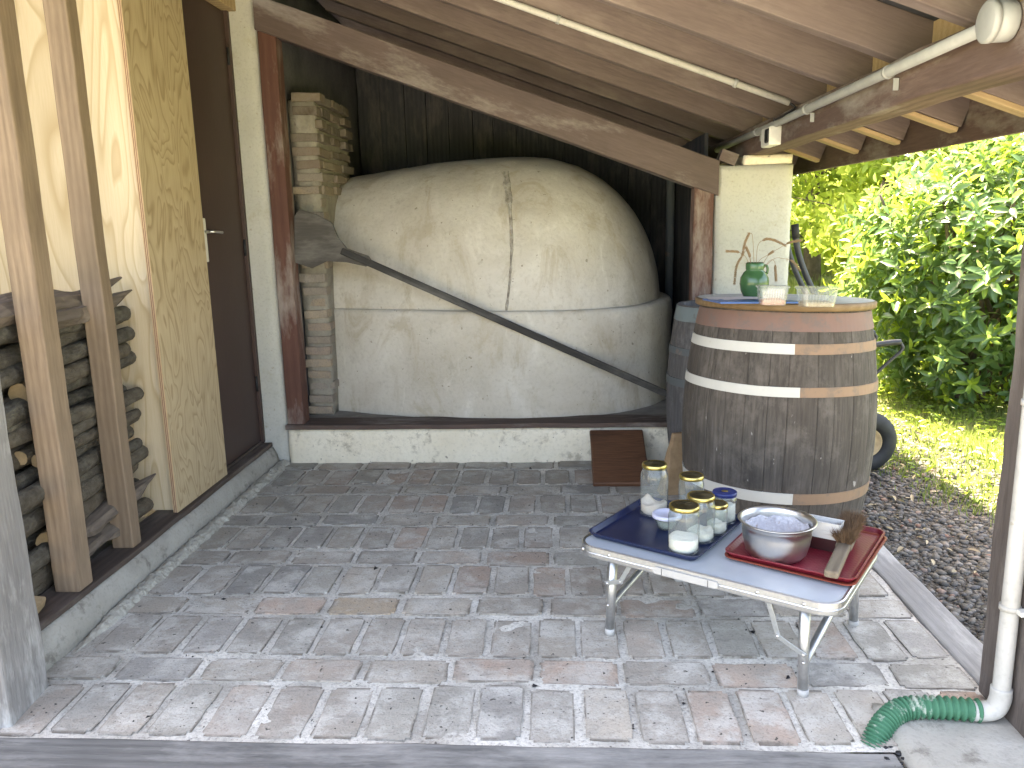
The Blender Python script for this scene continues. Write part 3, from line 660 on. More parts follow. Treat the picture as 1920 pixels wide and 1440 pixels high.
# ================================================================ LEFT WALL
sf = box('store_floor', (-3.1, 2.2, -.04), (-2.052, 3.9, .11), 'concrete', None, 0); tag(sf, kind='structure')
sp = box('sole_plate', (-2.03, 2.42, .126), (-1.872, 5.0, .152), 'plate', None, .005, 30, .004); tag(sp, 'dark timber sole plate on the concrete kerb under the studs', 'plank')
for (lab, yb, x0_, x1_, yt) in [('knotty brown timber stud standing next to the grey corner post', 2.83, -1.985, -1.885, .10), ('slimmer brown timber stud standing next to the plywood panel', 3.265, -1.992, -1.895, .075)]:
    s = box('wall_stud', (x0_, yb, .150), (x1_, yb+yt, 3.19), 'stud', None, .006, 30, .004); tag(s, lab, 'stud')
bp = box('plywood_partition', (-3.1, 3.735, .155), (-1.921, 3.752, 3.16), 'ply', None, .001); tag(bp, 'pale wavy-grained plywood partition behind the stacked firewood', 'plywood')
pp = empty('plywood_panel', (-1.91, 4.0, .155), 'upright grained plywood panel with layered edge beside the brown door', 'plywood')
for i in range(5):
    x_ = -1.920+.0044*i; box('ply_layer', (x_, 3.70-.0006*i, .155), (x_+.0043, 4.315, 3.15), ('plyedge_a' if i % 2 == 0 else 'plyedge_b'), pp, 0)
box('face_veneer', (-1.8976, 3.7015, .155), (-1.8964, 4.316, 3.15), 'ply2', pp, 0)
dr = empty('brown_door', (-1.95, 4.7, .165), 'plain dark brown door with a pale handle plate', 'door')
box('leaf', (-1.985, 4.33, .168), (-1.945, 4.985, 2.80), 'door', dr, .004)
box('jamb', (-1.99, 4.986, .153), (-1.925, 5.019, 2.86), 'door', dr, .003)
box('lintel', (-1.99, 4.32, 2.805), (-1.88, 5.019, 2.90), 'tail', dr, .004)
box('threshold', (-2.0, 4.32, .1525), (-1.935, 4.985, .166), 'plate', dr, .002)
for z in (.55, 1.42, 2.55): tube('hinge', [(-1.938, 4.984, z-.05), (-1.938, 4.984, z+.05)], .009, 'cable', dr, 10)
hp = box('handle_plate', (-1.945, 4.40, 1.36), (-1.938, 4.445, 1.60), 'whiteplastic', dr, .004)
lv = tube('lever', [(-1.94, 4.425, 1.525), (-1.895, 4.425, 1.525), (-1.885, 4.44, 1.525), (-1.885, 4.53, 1.52)], .008, 'steel', dr, 10)
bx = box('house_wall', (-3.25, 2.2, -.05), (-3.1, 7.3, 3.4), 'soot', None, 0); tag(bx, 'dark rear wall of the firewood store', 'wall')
gpst = empty('grey_post', (-1.87, 2.29, 0), 'weathered grey corner post with flaking white paint at its foot', 'post'); gpst.rotation_euler = (0, 0, .12)
me = done(box_bm((.235, .235, 3.2), .008, 40, .008, 2, 9), 'shaft'); link('shaft', me, 'greypost', gpst, (0, 0, 1.56))
dpst = empty('dark_post', (1.475, 2.29, .02), 'dark weathered post with a downpipe strapped to it', 'post')
me = done(box_bm((.235, .29, 2.06), .008, 30, .008, 2, 12), 'shaft'); link('shaft', me, 'darkpost', dpst, (0, 0, 1.022))
dp = empty('downpipe', (1.318, 2.27, .06), 'dirty white plastic downpipe with an elbow at its foot', 'pipe')
pts = [(1.333, 2.262, 1.95), (1.332, 2.258, 1.0), (1.330, 2.252, .13), (1.329, 2.25, .105)] 
tube('pipe', pts, .025, 'pvcdirty', dp, 18)
tube('elbow', spline([(1.330, 2.252, .14), (1.328, 2.25, .10), (1.312, 2.25, .068), (1.274, 2.255, .058), (1.247, 2.258, .058)], 6), .030, 'pvcdirty', dp, 18)
for z in (1.02, .40):
    tube('strap', [(1.331, 2.256, z-.008), (1.331, 2.256, z+.008)], .029, 'pvcdirty', dp, 18); box('strap_lug', (1.335, 2.205, z-.007), (1.362, 2.235, z+.007), 'whiteplastic', dp, .001)
hp_ = spline([(1.275, 2.255, .060), (1.16, 2.265, .062), (1.06, 2.262, .060), (1.00, 2.235, .045), (.955, 2.20, .018), (.925, 2.175, -.02)], 26)
rad = [.031+.006*math.sin(i*1.3) for i in range(len(hp_))]
o = tube('corrugated_hose', hp_, rad, 'hose', None, 16); tag(o, 'green corrugated drain hose running from the downpipe elbow into the floor', 'hose')

# ---------------------------------------------------------------- firewood
def log_mesh(L, r, sd, bend=.02):
    n, sg = 14, 12; V = []; Fc = []
    for i in range(n+1):
        t = i/n; yy = (t-.5)*L; cx = bend*math.sin(t*3.1+sd)+.012*mnoise.noise(Vector((t*3, sd, 0))); cz = bend*.7*math.sin(t*2.6+sd*2)
        rr = r*(1.08-.16*t)
        for k in range(sg):
            a = 2*math.pi*k/sg; d = 1+.10*mnoise.noise(Vector((math.cos(a)*1.5, math.sin(a)*1.5, t*5+sd*3)))+.05*mnoise.noise(Vector((math.cos(a)*4, math.sin(a)*4, t*14+sd)))
            V.append((cx+rr*d*math.cos(a), yy, cz+rr*d*math.sin(a)))
    for i in range(n):
        for k in range(sg): Fc.append((i*sg+k, (i+1)*sg+k, (i+1)*sg+(k+1) % sg, i*sg+(k+1) % sg))
    e0 = [Vector(v) for v in V[:sg]]; e1 = [Vector(v) for v in V[-sg:]]
    me = pyd('bark', V, Fc); me.materials.append(MT['bark'])
    def cap(ring, s):
        c = sum(ring, Vector())/sg; vs_ = [c+(p-c)*.86+Vector((0, s*.002, 0)) for p in ring]+[c+Vector((0, s*.004, 0))]+ring
        fs = [(k, (k+1) % sg, sg) if s > 0 else ((k+1) % sg, k, sg) for k in range(sg)]+[(k, (k+1) % sg, sg+1+(k+1) % sg, sg+1+k) for k in range(sg)]
        m_ = pyd('cut_end', vs_, fs); m_.materials.append(MT['cutwood']); return m_
    return me, cap(e0, -1), cap(e1, 1)
logs = [log_mesh(.98+.03*(i % 3), [.037, .031, .042, .028, .035, .045, .026, .039][i % 8], i*1.7, .012+.006*(i % 3)) for i in range(12)]
rad_ = [[.037, .031, .042, .028, .035, .045, .026, .039][i % 8] for i in range(12)]
GL = 'firewood stacked behind the studs'
def put_log(i, x, y, z, tilt, yaw, label):
    root = link('firewood_log', logs[i][0], None, None, (x, y, z), (tilt, random.uniform(0, 6.28), yaw), smooth=True); root.rotation_mode = 'XYZ'
    root.rotation_euler = (tilt, 0, yaw); tag(root, label, 'log', GL)
    for m_ in logs[i][1:]: link('cut_end', m_, None, root)
    return root
z = .13; li = 0
tops = []
for row in range(26):
    i = (row*5+2) % 12; r = rad_[i]
    for col in range(3):
        j = i if col == 0 else (row*3+col*4) % 12
        yaw = random.uniform(-.07, .07); tl = random.uniform(-.02, .07)+(.05 if row % 3 == 0 else 0)
        lg_ = put_log(j, -2.05-.085*col-(.03 if row % 2 else 0)+random.uniform(-.012, .012), 3.165+random.uniform(-.045, .035)-.05*col, z+r+(random.uniform(-.02, .02) if col else 0), tl, yaw,
                'dark barked log in the firewood stack behind the timber studs' if col == 0 else 'dark barked log half hidden at the rear of the firewood stack')
        if col == 0 and row in (3, 8, 9, 13): lg_.scale = (1, .76, 1); lg_.location.y = 3.275; lg_.location.x += .025; lg_['label'] = 'shorter log showing its pale cut end in the firewood stack'
    z += r*1.72
    if z > 1.20: break
ztop = z
def splinter(name, pts, w, sd, label):
    V = []; Fc = []; P_ = spline(pts, 6); n = len(P_); sg = 8
    for i, p in enumerate(P_):
        t = i/(n-1); s = math.sin(min(1, t*6+.25)*1.57)*(1-max(0, t-.62)/.38*.9)
        for k in range(sg):
            a = 2*math.pi*k/sg; q = 1+.45*mnoise.noise(Vector((math.cos(a)*2, math.sin(a)*2, t*6+sd)))
            V.append(p+Vector((math.cos(a)*w*s*q, 0, math.sin(a)*w*.62*s*q)))
    for i in range(n-1):
        for k in range(sg): Fc.append((i*sg+k, (i+1)*sg+k, (i+1)*sg+(k+1) % sg, i*sg+(k+1) % sg))
    Fc.append(tuple(range(sg))); Fc.append(tuple((n-1)*sg+k for k in range(sg-1, -1, -1)))
    off = P_[0]; o = link(name, pyd(name, [v-off for v in V], Fc), 'dead', None, off); tag(o, label, 'log', GL)
splinter('split_log', [(-2.10, 2.60, ztop+.02), (-2.10, 2.95, ztop+.05), (-2.08, 3.3, ztop+.035), (-2.04, 3.68, ztop+.12)], .10, 1, 'long split log with a pointed end on top of the firewood stack')
splinter('split_log', [(-2.03, 2.95, ztop-.01), (-2.02, 3.3, ztop), (-2.0, 3.69, ztop+.06)], .07, 5, 'short split log just under the pointed one on the firewood stack')
splinter('split_log', [(-2.01, 3.05, .30), (-2.00, 3.35, .33), (-1.97, 3.66, .37)], .06, 9, 'jagged broken log low in the firewood stack beside the plywood')
splinter('split_log', [(-2.02, 2.95, .21), (-2.0, 3.2, .24), (-1.98, 3.5, .23)], .055, 13, 'gnarled root piece at the bottom of the firewood stack')
o = box('split_offcut', (-2.02, 2.56, .153), (-1.93, 2.72, .20), 'cutwood', None, .01, 2, .015, rot=(0, .3, .3)); tag(o, 'pale split wood offcut lying on the sole plate', 'offcut')

# ================================================================ PEEL
A = Vector((-1.655, 5.12, 1.50)); 
peel = empty('bread_peel', PY(690, 492, 5.08), 'long dark wooden bread peel leaning across the oven front', 'peel')
p0 = PY(640, 470, 5.07); p1 = PY(1250, 741, 5.09)
dirp = (p1-p0).normalized(); nrm = Vector((0, -1, 0)); upv = nrm.cross(dirp).normalized()*-1
if upv.z < 0: upv = -upv
bl = [(552, 405), (562, 393), (592, 402), (622, 418), (634, 447), (650, 466), (690, 480), (697, 490), (686, 500), (650, 492), (612, 490), (585, 503), (552, 492)]
w3 = [PY(a, b, 5.075) for a, b in bl]
r0 = [v-peel.location for v in w3]; r1 = [v-peel.location+Vector((0, .022, 0)) for v in w3]
MT['peelw'] = wood('peel_wood', (.045, .042, .039), (.11, .10, .092), 'X', 9, 3, .85, stain=(.3, .29, .27), stain_amt=.35)
loft('blade', [r0, r1], 'peelw', peel)
MT['peelh'] = wood('peel_handle_wood', (.018, .017, .017), (.05, .047, .045), 'X', 9, 3, .7, stain=(.25, .24, .22), stain_amt=.3)
pe = p0+dirp*((.93-p0.x)/dirp.x); bar('handle', p0+Vector((0, .005, 0)), pe+Vector((0, .06, 0)), .032, .044, 'peelh', peel, .006)

# ================================================================ BARRELS
def barrel(name, loc, Hb, rt, rb, nst, mat, hoops, label, rotz=0., rot=(0, 0, 0)):
    e = empty(name, loc, label, 'barrel', 'old wooden barrels', rot=rot)
    def R_(z): t = (z/Hb-.5)*2; return rt+(rb-rt)*(1-abs(t)**2.0)
    nz = 16
    angs = [0.]; 
    for i in range(nst): angs.append(angs[-1]+random.uniform(.75, 1.25))
    angs = [a/angs[-1]*2*math.pi+rotz for a in angs]
    for i in range(nst):
        a0, a1 = angs[i]+.0012, angs[i+1]-.0012; dr_ = random.uniform(-.0018, .0018); V = []; Fc = []
        for j in range(nz+1):
            zz = Hb*j/nz; r = R_(zz)+dr_
            for (rr, aa) in ((r-.03, a0), (r-.002, a0), (r, a0+(a1-a0)*.04), (r+.001, (a0+a1)/2), (r, a1-(a1-a0)*.04), (r-.002, a1), (r-.03, a1)):
                V.append((rr*math.cos(aa), rr*math.sin(aa), zz))
        for j in range(nz):
            for k in range(7): Fc.append((j*7+k, j*7+(k+1) % 7, (j+1)*7+(k+1) % 7, (j+1)*7+k))
        Fc.append(tuple(range(6, -1, -1))); Fc.append(tuple(nz*7+k for k in range(7)))
        link('stave', pyd('stave', V, Fc), mat, e)
    lathe('head', [(0, Hb-.03), (rt-.02, Hb-.03)], mat, e); lathe('bottom_head', [(rt-.02, .03), (0, .03)], mat, e)
    for z0, z1, mats, split in hoops:
        sg = 96; V = []; Fc = []; mi = []
        for zz in (z0, z1):
            for k in range(sg):
                a = 2*math.pi*k/sg; r = R_(zz)+.004; V.append((r*math.cos(a), r*math.sin(a), zz+.003*mnoise.noise(Vector((a*1.3, z0*9, 0)))))
        for zz in (z1, z0):
            for k in range(sg): a = 2*math.pi*k/sg; r = R_(zz)-.006; V.append((r*math.cos(a), r*math.sin(a), zz))
        for j in range(4):
            for k in range(sg):
                Fc.append((j*sg+k, j*sg+(k+1) % sg, ((j+1) % 4)*sg+(k+1) % sg, ((j+1) % 4)*sg+k))
                a = math.degrees(2*math.pi*(k+.5)/sg) % 360; mi.append(1 if (split is not None and (a > split or a < 60)) else 0)
        me = pyd('hoop', V, Fc); h = link('hoop', me, mats, e)
        if len(mats) > 1: me.polygons.foreach_set('material_index', mi); me.update()
    return e, R_
BX, BY = 1.095, 3.92; TX, TY = -.035, .025   # the barrel leans a little back and outwards on the uneven ground
def bz(py, r=.43): return PY(1455, py, BY-r).z
wt = ['hoopwhite', 'hooptan']
barrel('oak_barrel', (BX-.028, BY-.04, -.015), 1.140, .385, .452, 27, 'stave', [
    (bz(631, .40)+.02, 1.13, ['hoopcopper'], None), (bz(674)+.02, bz(655)+.02, wt, 262), (bz(754, .45)+.02, bz(736, .45)+.02, wt, 268), (bz(948, .42)+.02, bz(928, .42)+.02, wt, 266)],
    'big oak barrel with white and tan painted hoops carrying the round tabletop', .1, (TX, TY, 0))
barrel('grey_barrel', (.965, 4.685, -.02), 1.075, .255, .312, 22, 'stave2', [(.99, 1.07, ['hoopblue'], None), (.80, .84, ['hoopdark'], None), (.62, .665, ['hoopdark'], None), (.10, .2, ['hoopblue'], None)],
    'narrower grey barrel with dark hoops squeezed behind the big oak barrel', .3)
DZ = 1.122
dsc = empty('round_tabletop', (BX, BY, DZ), 'round worn wooden tabletop lying on the big oak barrel', 'tabletop', rot=(TX, TY, 0))
lathe('rim', [(0, 0), (.405, 0), (.413, .006), (.414, .028), (.408, .0335), (.40, .0345)], 'oak', dsc, seg=72); lathe('top_face', [(.402, .0347), (0, .0347)], 'disctop', dsc, seg=72)
TZ = DZ+.0348
TN = Matrix.Rotation(TY, 3, 'Y') @ Matrix.Rotation(TX, 3, 'X') @ Vector((0, 0, 1)); TP = Vector((BX, BY, DZ))+TN*.0348
def PD(px, py):
    r = Vector(ray(px, py).tolist()); o = Vector((0, 0, H)); return o+r*((TP-o).dot(TN)/r.dot(TN))
# vase with wheat
vx = PD(1413, 560); vs_ = 1.0
vase = empty('green_vase', vx, 'small green glazed jug holding dried wheat', 'vase')
lathe('body', [(0, 0), (.038, 0), (.046, .006), (.060, .035), (.067, .07), (.064, .10), (.050, .125), (.040, .133), (.040, .138), (.042, .142), (.042, .166), (.038, .170), (.036, .165), (.036, .138), (.058, .10), (.060, .07), (.04, .012), (0, .01)], 'vase', vase, seg=40)
tube('handle', [vx+Vector(p) for p in spline([(.039, 0, .155), (.055, 0, .153), (.060, 0, .135), (.057, 0, .115)], 6)], .006, 'vase', vase, 10)
wh = empty('dried_wheat', vx+Vector((0, 0, .14)), 'bunch of drooping dried wheat ears in the green vase', 'wheat')
def spike(pts, ear=.5):
    P_ = spline([vx+Vector(p) for p in pts], 8); n = len(P_); tube('stalk', P_, .0011, 'straw', wh, 5)
    i0 = int(n*(1-ear)); V = []; Fc = []
    for i in range(i0, n-1):
        d = (P_[i+1]-P_[i]).normalized(); sd = d.orthogonal()
        for k in range(4):
            q = Matrix.Rotation(k*1.571+i*.6, 3, d) @ sd; b = P_[i]-wh.location; L = .020; w = .0017
            t = d.cross(q); s0 = len(V); V += [b, b+d*L*.4+q*.0028+t*w, b+d*L+q*.0048, b+d*L*.4+q*.0028-t*w, b+d*L*.4+q*.0045]
            Fc += [(s0, s0+1, s0+4), (s0+1, s0+2, s0+4), (s0+2, s0+3, s0+4), (s0+3, s0, s0+4)]
    link('ear', pyd('ear', V, Fc), 'straw', wh)
def wpt(px, py, dy=0.): p = PY(px, py, vx.y+dy); return tuple(p-vx)
spike([(.0, 0, .10), wpt(1412, 455), wpt(1408, 437), wpt(1398, 452), wpt(1392, 478)], .5)
spike([(-.01, 0, .10), wpt(1403, 470, .02), wpt(1392, 480, .02), wpt(1381, 500, .02), wpt(1377, 532, .02)], .5)
spike([(-.01, .01, .10), wpt(1400, 485, -.02), wpt(1385, 473, -.02), wpt(1364, 471, -.02)], .4)
spike([(.01, 0, .10), wpt(1420, 465), wpt(1432, 450), wpt(1450, 450), wpt(1472, 460)], .55)
spike([(.01, .01, .10), wpt(1440, 480, .03), wpt(1462, 465, .03), wpt(1480, 455, .03), wpt(1500, 451, .03)], .35)
spike([(.015, 0, .10), wpt(1442, 490, -.02), wpt(1452, 490, -.02), wpt(1454, 508, -.02), wpt(1455, 524, -.02)], .4)
spike([(.015, 0, .11), wpt(1450, 486, .04), wpt(1470, 485, .04), wpt(1486, 490, .04), wpt(1498, 505, .04)], .35)
spike([(0, .01, .10), wpt(1408, 492, .01), wpt(1405, 478, .01), wpt(1400, 466, .01)], .5)
spike([(.012, -.01, .11), wpt(1423, 490, -.01), wpt(1440, 478, -.01), wpt(1446, 474, -.01)], .4)
# papers and folder
fo = box('blue_folder', (-.185, -.13, 0), (.185, .13, .008), 'folder', None, .002); c = PD(1410, 566); fo.location = c+TN*.0042; fo.rotation_euler = (TX, TY, .12); tag(fo, 'blue folder lying under the papers on the round tabletop', 'folder')
pa = rough_sheet('printed_leaflet', -.12, .12, -.10, .10, 12, 8, lambda x, y: .0095+.003*math.sin(x*18)+(.02*max(0, -x-.06)), 'paper'); c = PD(1375, 563); pa.location = c+TN*.0005; pa.rotation_euler = (TX, TY, -.1); tag(pa, 'curled pale printed leaflet on top of the blue folder', 'paper')
# clear tubs
def tub(name, pos, w, d, h, rot, fill, fh, label):
    e = empty(name, pos, label, 'container', rot=(TX, TY, rot)); rings = []
    N = 9
    def rr(hx, hy, r, z, rib=0.):
        pts = rrect(hx, hy, r, 5); return [(x, y, z) for x, y in pts]
    body = [rr(w*.41, d*.41, .012, .0006), rr(w*.43, d*.43, .014, .004), rr(w*.495, d*.495, .016, h-.008), rr(w*.53, d*.53, .018, h-.006), rr(w*.53, d*.53, .018, h-.002)]
    loft('body', body, 'clearplastic', e, cap0=True, cap1=False)
    V = []; Fc = []
    for sx, sy, along, L in ((0, -1, 'x', w), (0, 1, 'x', w), (1, 0, 'y', d), (-1, 0, 'y', d)):   # moulded ribs
        for i in range(9):
            t = (i-4)/9*L*.8
            for zz, ff in ((h*.22, .447), (h*.8, .483)):
                for q in (-.0016, .0016):
                    V.append(((t+q, sy*(d*ff+.0012), zz) if along == 'x' else (sx*(w*ff+.0012), t+q, zz)))
            b = len(V)-4; Fc.append((b, b+1, b+3, b+2))
    link('rib', pyd('rib', V, Fc), 'clearplastic', e)
    loft('lid', [rr(w*.54, d*.54, .02, h-.004), rr(w*.55, d*.55, .02, h-.001), rr(w*.55, d*.55, .02, h+.003), rr(w*.50, d*.50, .018, h+.005), rr(w*.47, d*.47, .018, h+.002)], 'clearplastic', e, cap0=False)
    fr = lambda z, k: [(x, y, z+.004*mnoise.noise(Vector((x*60, y*60, z*9)))) for x, y in rrect(w*k, d*k, .013, 5)]
    loft('filling', [fr(.003, .40), fr(fh, .425), fr(fh+.005, .3), fr(fh+.008, .12)], fill, e, smooth=True)
tub('plastic_tub', PD(1447, 572), .118, .085, .078, -.05, 'grain', .022, 'small clear plastic tub with red grain on the round tabletop')
tub('plastic_tub', PD(1530, 575), .145, .10, .078, .05, 'oats', .018, 'wider clear plastic tub with pale flakes near the tabletop edge')

# ================================================================ WHEELBARROW (stood on its wheel against the pillar)
wc = Vector((1.905, 4.88, .165)); wbr = empty('wheelbarrow', (wc.x, wc.y, -.03), 'black wheelbarrow stood up on its wheel behind the barrels', 'wheelbarrow')
def torus(name, R0, r0, mat, parent, loc, rot, sy=1.):
    V = []; Fc = []; A_, B_ = 40, 14
    for i in range(A_):
        a = 2*math.pi*i/A_
        for k in range(B_): b = 2*math.pi*k/B_; V.append(((R0+r0*math.cos(b))*math.cos(a), (R0+r0*math.cos(b))*math.sin(a), r0*sy*math.sin(b)))
    for i in range(A_):
        for k in range(B_): Fc.append((i*B_+k, ((i+1) % A_)*B_+k, ((i+1) % A_)*B_+(k+1) % B_, i*B_+(k+1) % B_))
    return link(name, pyd(name, V, Fc), mat, parent, loc, rot, smooth=True)
wl = empty('wheel', (0, 0, .195)); wl.parent = wbr
tr_ = torus('tyre', .135, .058, 'black', wl, (0, 0, 0), (math.pi/2, 0, .12), .85)
rm = lathe('rim', [(0, -.02), (.03, -.03), (.035, -.015), (.07, -.012), (.084, -.03), (.09, -.03), (.09, .03), (.084, .03), (.07, .012), (.035, .015), (.03, .03), (0, .03)], 'rim', wl); rm.rotation_euler = (math.pi/2, 0, .12)
topn, topf = PY(1490, 424, 4.66), PY(1470, 424, 5.20); topn.x = 1.40; topf.x = 1.475
topn = PY(1490, 424, 4.62)
ax = Vector((wc.x, wc.y, .165))
def hpt(y, dx=0): return [Vector((ax.x, ax.y+(y-ax.y)*.18, ax.z)), Vector((ax.x-.10, y, .55)), Vector((ax.x-.27+dx, y, .90))]
MT['blacktube'] = plain('black_painted_tube', (.03, .033, .038), .45, nz=.2)
pn = [PY(1590, 640, 4.62), PY(1548, 585, 4.62), PY(1522, 540, 4.62), PY(1505, 500, 4.62), PY(1495, 465, 4.62), PY(1490, 424, 4.62)]
tube('frame_tube', spline([ax+Vector((0, -.06, 0)), Vector((ax.x-.14, 4.64, .5))]+pn, 5), .017, 'blacktube', wbr, 12)
pf = [p+Vector((.105, .55, -.02)) for p in pn]
tube('frame_tube', spline([ax+Vector((0, .06, 0)), Vector((ax.x-.08, 5.15, .5))]+pf, 5), .017, 'blacktube', wbr, 12)
for P_ in (pn, pf): tube('grip', [P_[-1]*.45+P_[-2]*.55, P_[-1]+Vector((0, 0, .01))], .021, 'black', wbr, 12)
for (dy, tx, tz) in ((4.64, PY(1686, 642, 4.66).x, PY(1686, 642, 4.66).z), (5.16, PY(1642, 626, 5.14).x, PY(1642, 626, 5.14).z)):
    tube('leg', spline([(1.68, dy, tz-.03), (tx-.08, dy, tz), (tx, dy, tz+.006)], 5), .017, 'blacktube', wbr, 12)
    tube('leg_brace', spline([(tx, dy, tz), (tx+.01, dy, tz-.04), (tx-.07, dy, tz-.12), (1.80, dy, tz-.22)], 6), .010, 'blacktube', wbr, 10)
tr0 = [(1.60, 4.68, .62), (1.60, 5.12, .62), (1.55, 5.12, 1.02), (1.55, 4.68, 1.02)]
loft('tray', [[Vector(p)-wbr.location+Vector((.10, 0, -.02)) for p in tr0], [Vector(p)-wbr.location+Vector((-.05, 0, .01)) for p in tr0]], 'blacktube', wbr)

# ================================================================ CAMPING TABLE
TC = Vector((.640, 2.835, 0)); TA = math.atan2(-.384, .602); TH = .352; HL, HW = .478, .305
tb = empty('camping_table', TC, 'low folding camping table with aluminium legs and white top', 'table', rot=(0, 0, TA))
u = Vector((math.cos(TA), math.sin(TA), 0)); v = Vector((-u.y, u.x, 0))
def TW(a, b, z): return TC+u*a+v*b+Vector((0, 0, z))
def UV(px, py, z): d = PZ(px, py, z)-TC; return d.dot(u), d.dot(v)
cu = -.015
tp = [(x+cu, y) for x, y in rrect(HL-.006, HW-.006, .075, 8)]
loft('top_panel', [[(x, y, TH-.012) for x, y in tp], [(x, y, TH) for x, y in tp]], 'tabletop', tb)
def rim_r(k, z): return [(x+cu, y, z) for x, y in rrect(HL+k, HW+k, .08+k, 8)]
loft('rim', [rim_r(-.012, TH-.038), rim_r(-.002, TH-.040), rim_r(0, TH-.036), rim_r(.0005, TH-.022), rim_r(-.0015, TH-.019), rim_r(.0005, TH-.016), rim_r(0, TH+.002), rim_r(-.004, TH+.005), rim_r(-.012, TH+.002), rim_r(-.012, TH-.03)], 'alu', tb, cap0=False, cap1=False, smooth=False)
FU, FV = .357+.0, .27
def loc_tube(name, pts, r, mat='alu', seg=14):
    V, Fc = tube_geo([Vector(p) for p in pts], r, seg); return link(name, pyd(name, V, Fc), mat, tb, smooth=True)
feet = {}
for n_, px, py in (('NR', 1505, 1302), ('NL', 1143, 1187), ('FR', 1600, 1172), ('FL', 1272, 1090)): feet[n_] = UV(px, py, .004)
for n_, (a, b) in feet.items():
    lg = loc_tube('leg', [(a, b, .004), (a*.985, b*.99, .16), (a*.97, b*.97, TH-.02)], .0175)
    loc_tube('foot_cap', [(a, b, .0), (a, b, .026)], .0188, 'greyplastic')
for s in ('R', 'L'):
    (na_, nb_), (fa_, fb_) = feet['N'+s], feet['F'+s]; sg = 1 if s == 'R' else -1
    o1 = .022*(-sg)
    loc_tube('cross_tube', spline([(na_-.008*sg, nb_+.022, .105), (na_, nb_+.05, .125), (fa_-.004*sg, fb_-.12, .245), (fa_-.002*sg, fb_-.045, .30), (fa_, fb_-.02, TH-.03)], 6), .014)
    # folding strap brace
    for vb in (nb_-.017, fb_+.010):
        p_a = Vector((na_-sg*.125, vb, TH-.03)); p_m = Vector((na_-sg*.085, vb, TH-.155)); p_e = Vector((na_, vb, TH-.195))
        if s == 'L': p_m = Vector((na_-sg*.055, vb, TH-.115)); p_e = Vector((na_, vb, TH-.135)); p_a = Vector((na_-sg*.10, vb, TH-.03))
        for q0, q1 in ((p_a, p_m), (p_m, p_e)):
            d = (q1-q0); me = done(box_bm((d.length+.018, .003, .017), .001), 'brace_strap'); o = link('brace_strap', me, 'zinc', tb, (q0+q1)/2+Vector((0, 0 if q0 is p_a else -.0035, 0)), (0, -math.atan2(d.z, d.x), 0))
        for q in (p_m, p_e):
            o = lathe('rivet', [(0, .004), (.004, .003), (.0055, 0)], 'steel', tb, q+Vector((0, -.006, 0)), 10); o.rotation_euler = (math.pi/2, 0, 0)
    o = lathe('rivet', [(0, .004), (.004, .003), (.0055, 0)], 'steel', tb, Vector((na_, nb_-.0165, .125)), 10); o.rotation_euler = (math.pi/2, 0, 0)
for a in (-.44, -.33, .22, .37):
    o = lathe('rivet', [(0, .005), (.005, .004), (.007, 0)], 'steel', tb, (a+cu, -HW-.0005, TH-.012), 12); o.rotation_euler = (math.pi/2, 0, 0)
hd = [(x, y) for x, y in rrect(.12, .0125, .012, 4)]
# handle on the front rim
loft('handle', [[(x+cu-.03, -HW-.001, TH-.020+z) for x, z in hd], [(x+cu-.03, -HW-.010, TH-.020+z) for x, z in hd]], 'greyplastic', tb)
for sx in (-.085, .085): loft('handle_seam', [[(cu-.03+sx+dx, -HW-.0102, TH-.020+dz) for dx, dz in ((-.001, -.0124), (.001, -.0124), (.001, .0124), (-.001, .0124))], [(cu-.03+sx+dx, -HW-.0108, TH-.020+dz) for dx, dz in ((-.001, -.0124), (.001, -.0124), (.001, .0124), (-.001, .0124))]], 'cable', tb)
ZT = TH+.0006
def tray(name, c, hx, hy, rot, mat, label, z0, h=.020, r=.035):
    def q(k, z): return [(x, y, z) for x, y in rrect(hx+k, hy+k, max(.008, r+k), 7)]
    e = loft(name, [q(-.020, .0), q(-.014, .001), q(-.002, h-.003), q(.004, h), q(.004, h+.003), q(-.003, h+.003), q(-.014, .006), q(-.022, .004)], mat, None, (c.x, c.y, z0), (0, 0, rot))
    tag(e, label, 'tray'); return e
# blue tray: corners seen in the photograph
zt2 = TH+.022
bc = [PZ(1106, 1000, zt2), PZ(1318, 1052, zt2), PZ(1388, 968, zt2), PZ(1205, 930, zt2)]
cb_ = sum(bc, Vector())/4; ux = ((bc[1]-bc[0])+(bc[2]-bc[3])); rb_ = math.atan2(ux.y, ux.x)
hx = ux.length/4; hy = ((bc[3]-bc[0])+(bc[2]-bc[1])).length/4
print('blue tray', cb_, hx, hy, math.degrees(rb_), 'table', math.degrees(TA))
tray('blue_tray', cb_, hx, hy, rb_, 'bluetray', 'dark blue serving tray holding the glass jars', ZT+.0035)
rcs = [PZ(1358, 1040, zt2), PZ(1600, 1090, zt2), PZ(1662, 1000, zt2), PZ(1440, 955, zt2)]
cr_ = sum(rcs, Vector())/4; ux = ((rcs[1]-rcs[0])+(rcs[2]-rcs[3])); rr_ = math.atan2(ux.y, ux.x); rhx = ux.length/4; rhy = ((rcs[3]-rcs[0])+(rcs[2]-rcs[1])).length/4
print('red tray', cr_, rhx, rhy, math.degrees(rr_))
tray('brown_tray', cr_+Vector((-.002, -.014, 0)), rhx, rhy, rr_-.02, 'browntray', 'brown-red tray lying beneath the red tray', ZT+.0030, .010)
tray('red_tray', cr_, rhx, rhy, rr_, 'redtray', 'red chequered serving tray holding the steel bowl and brush', ZT+.0075, .020)
ZB = ZT+.0035+.0046; ZR = ZT+.0075+.0046
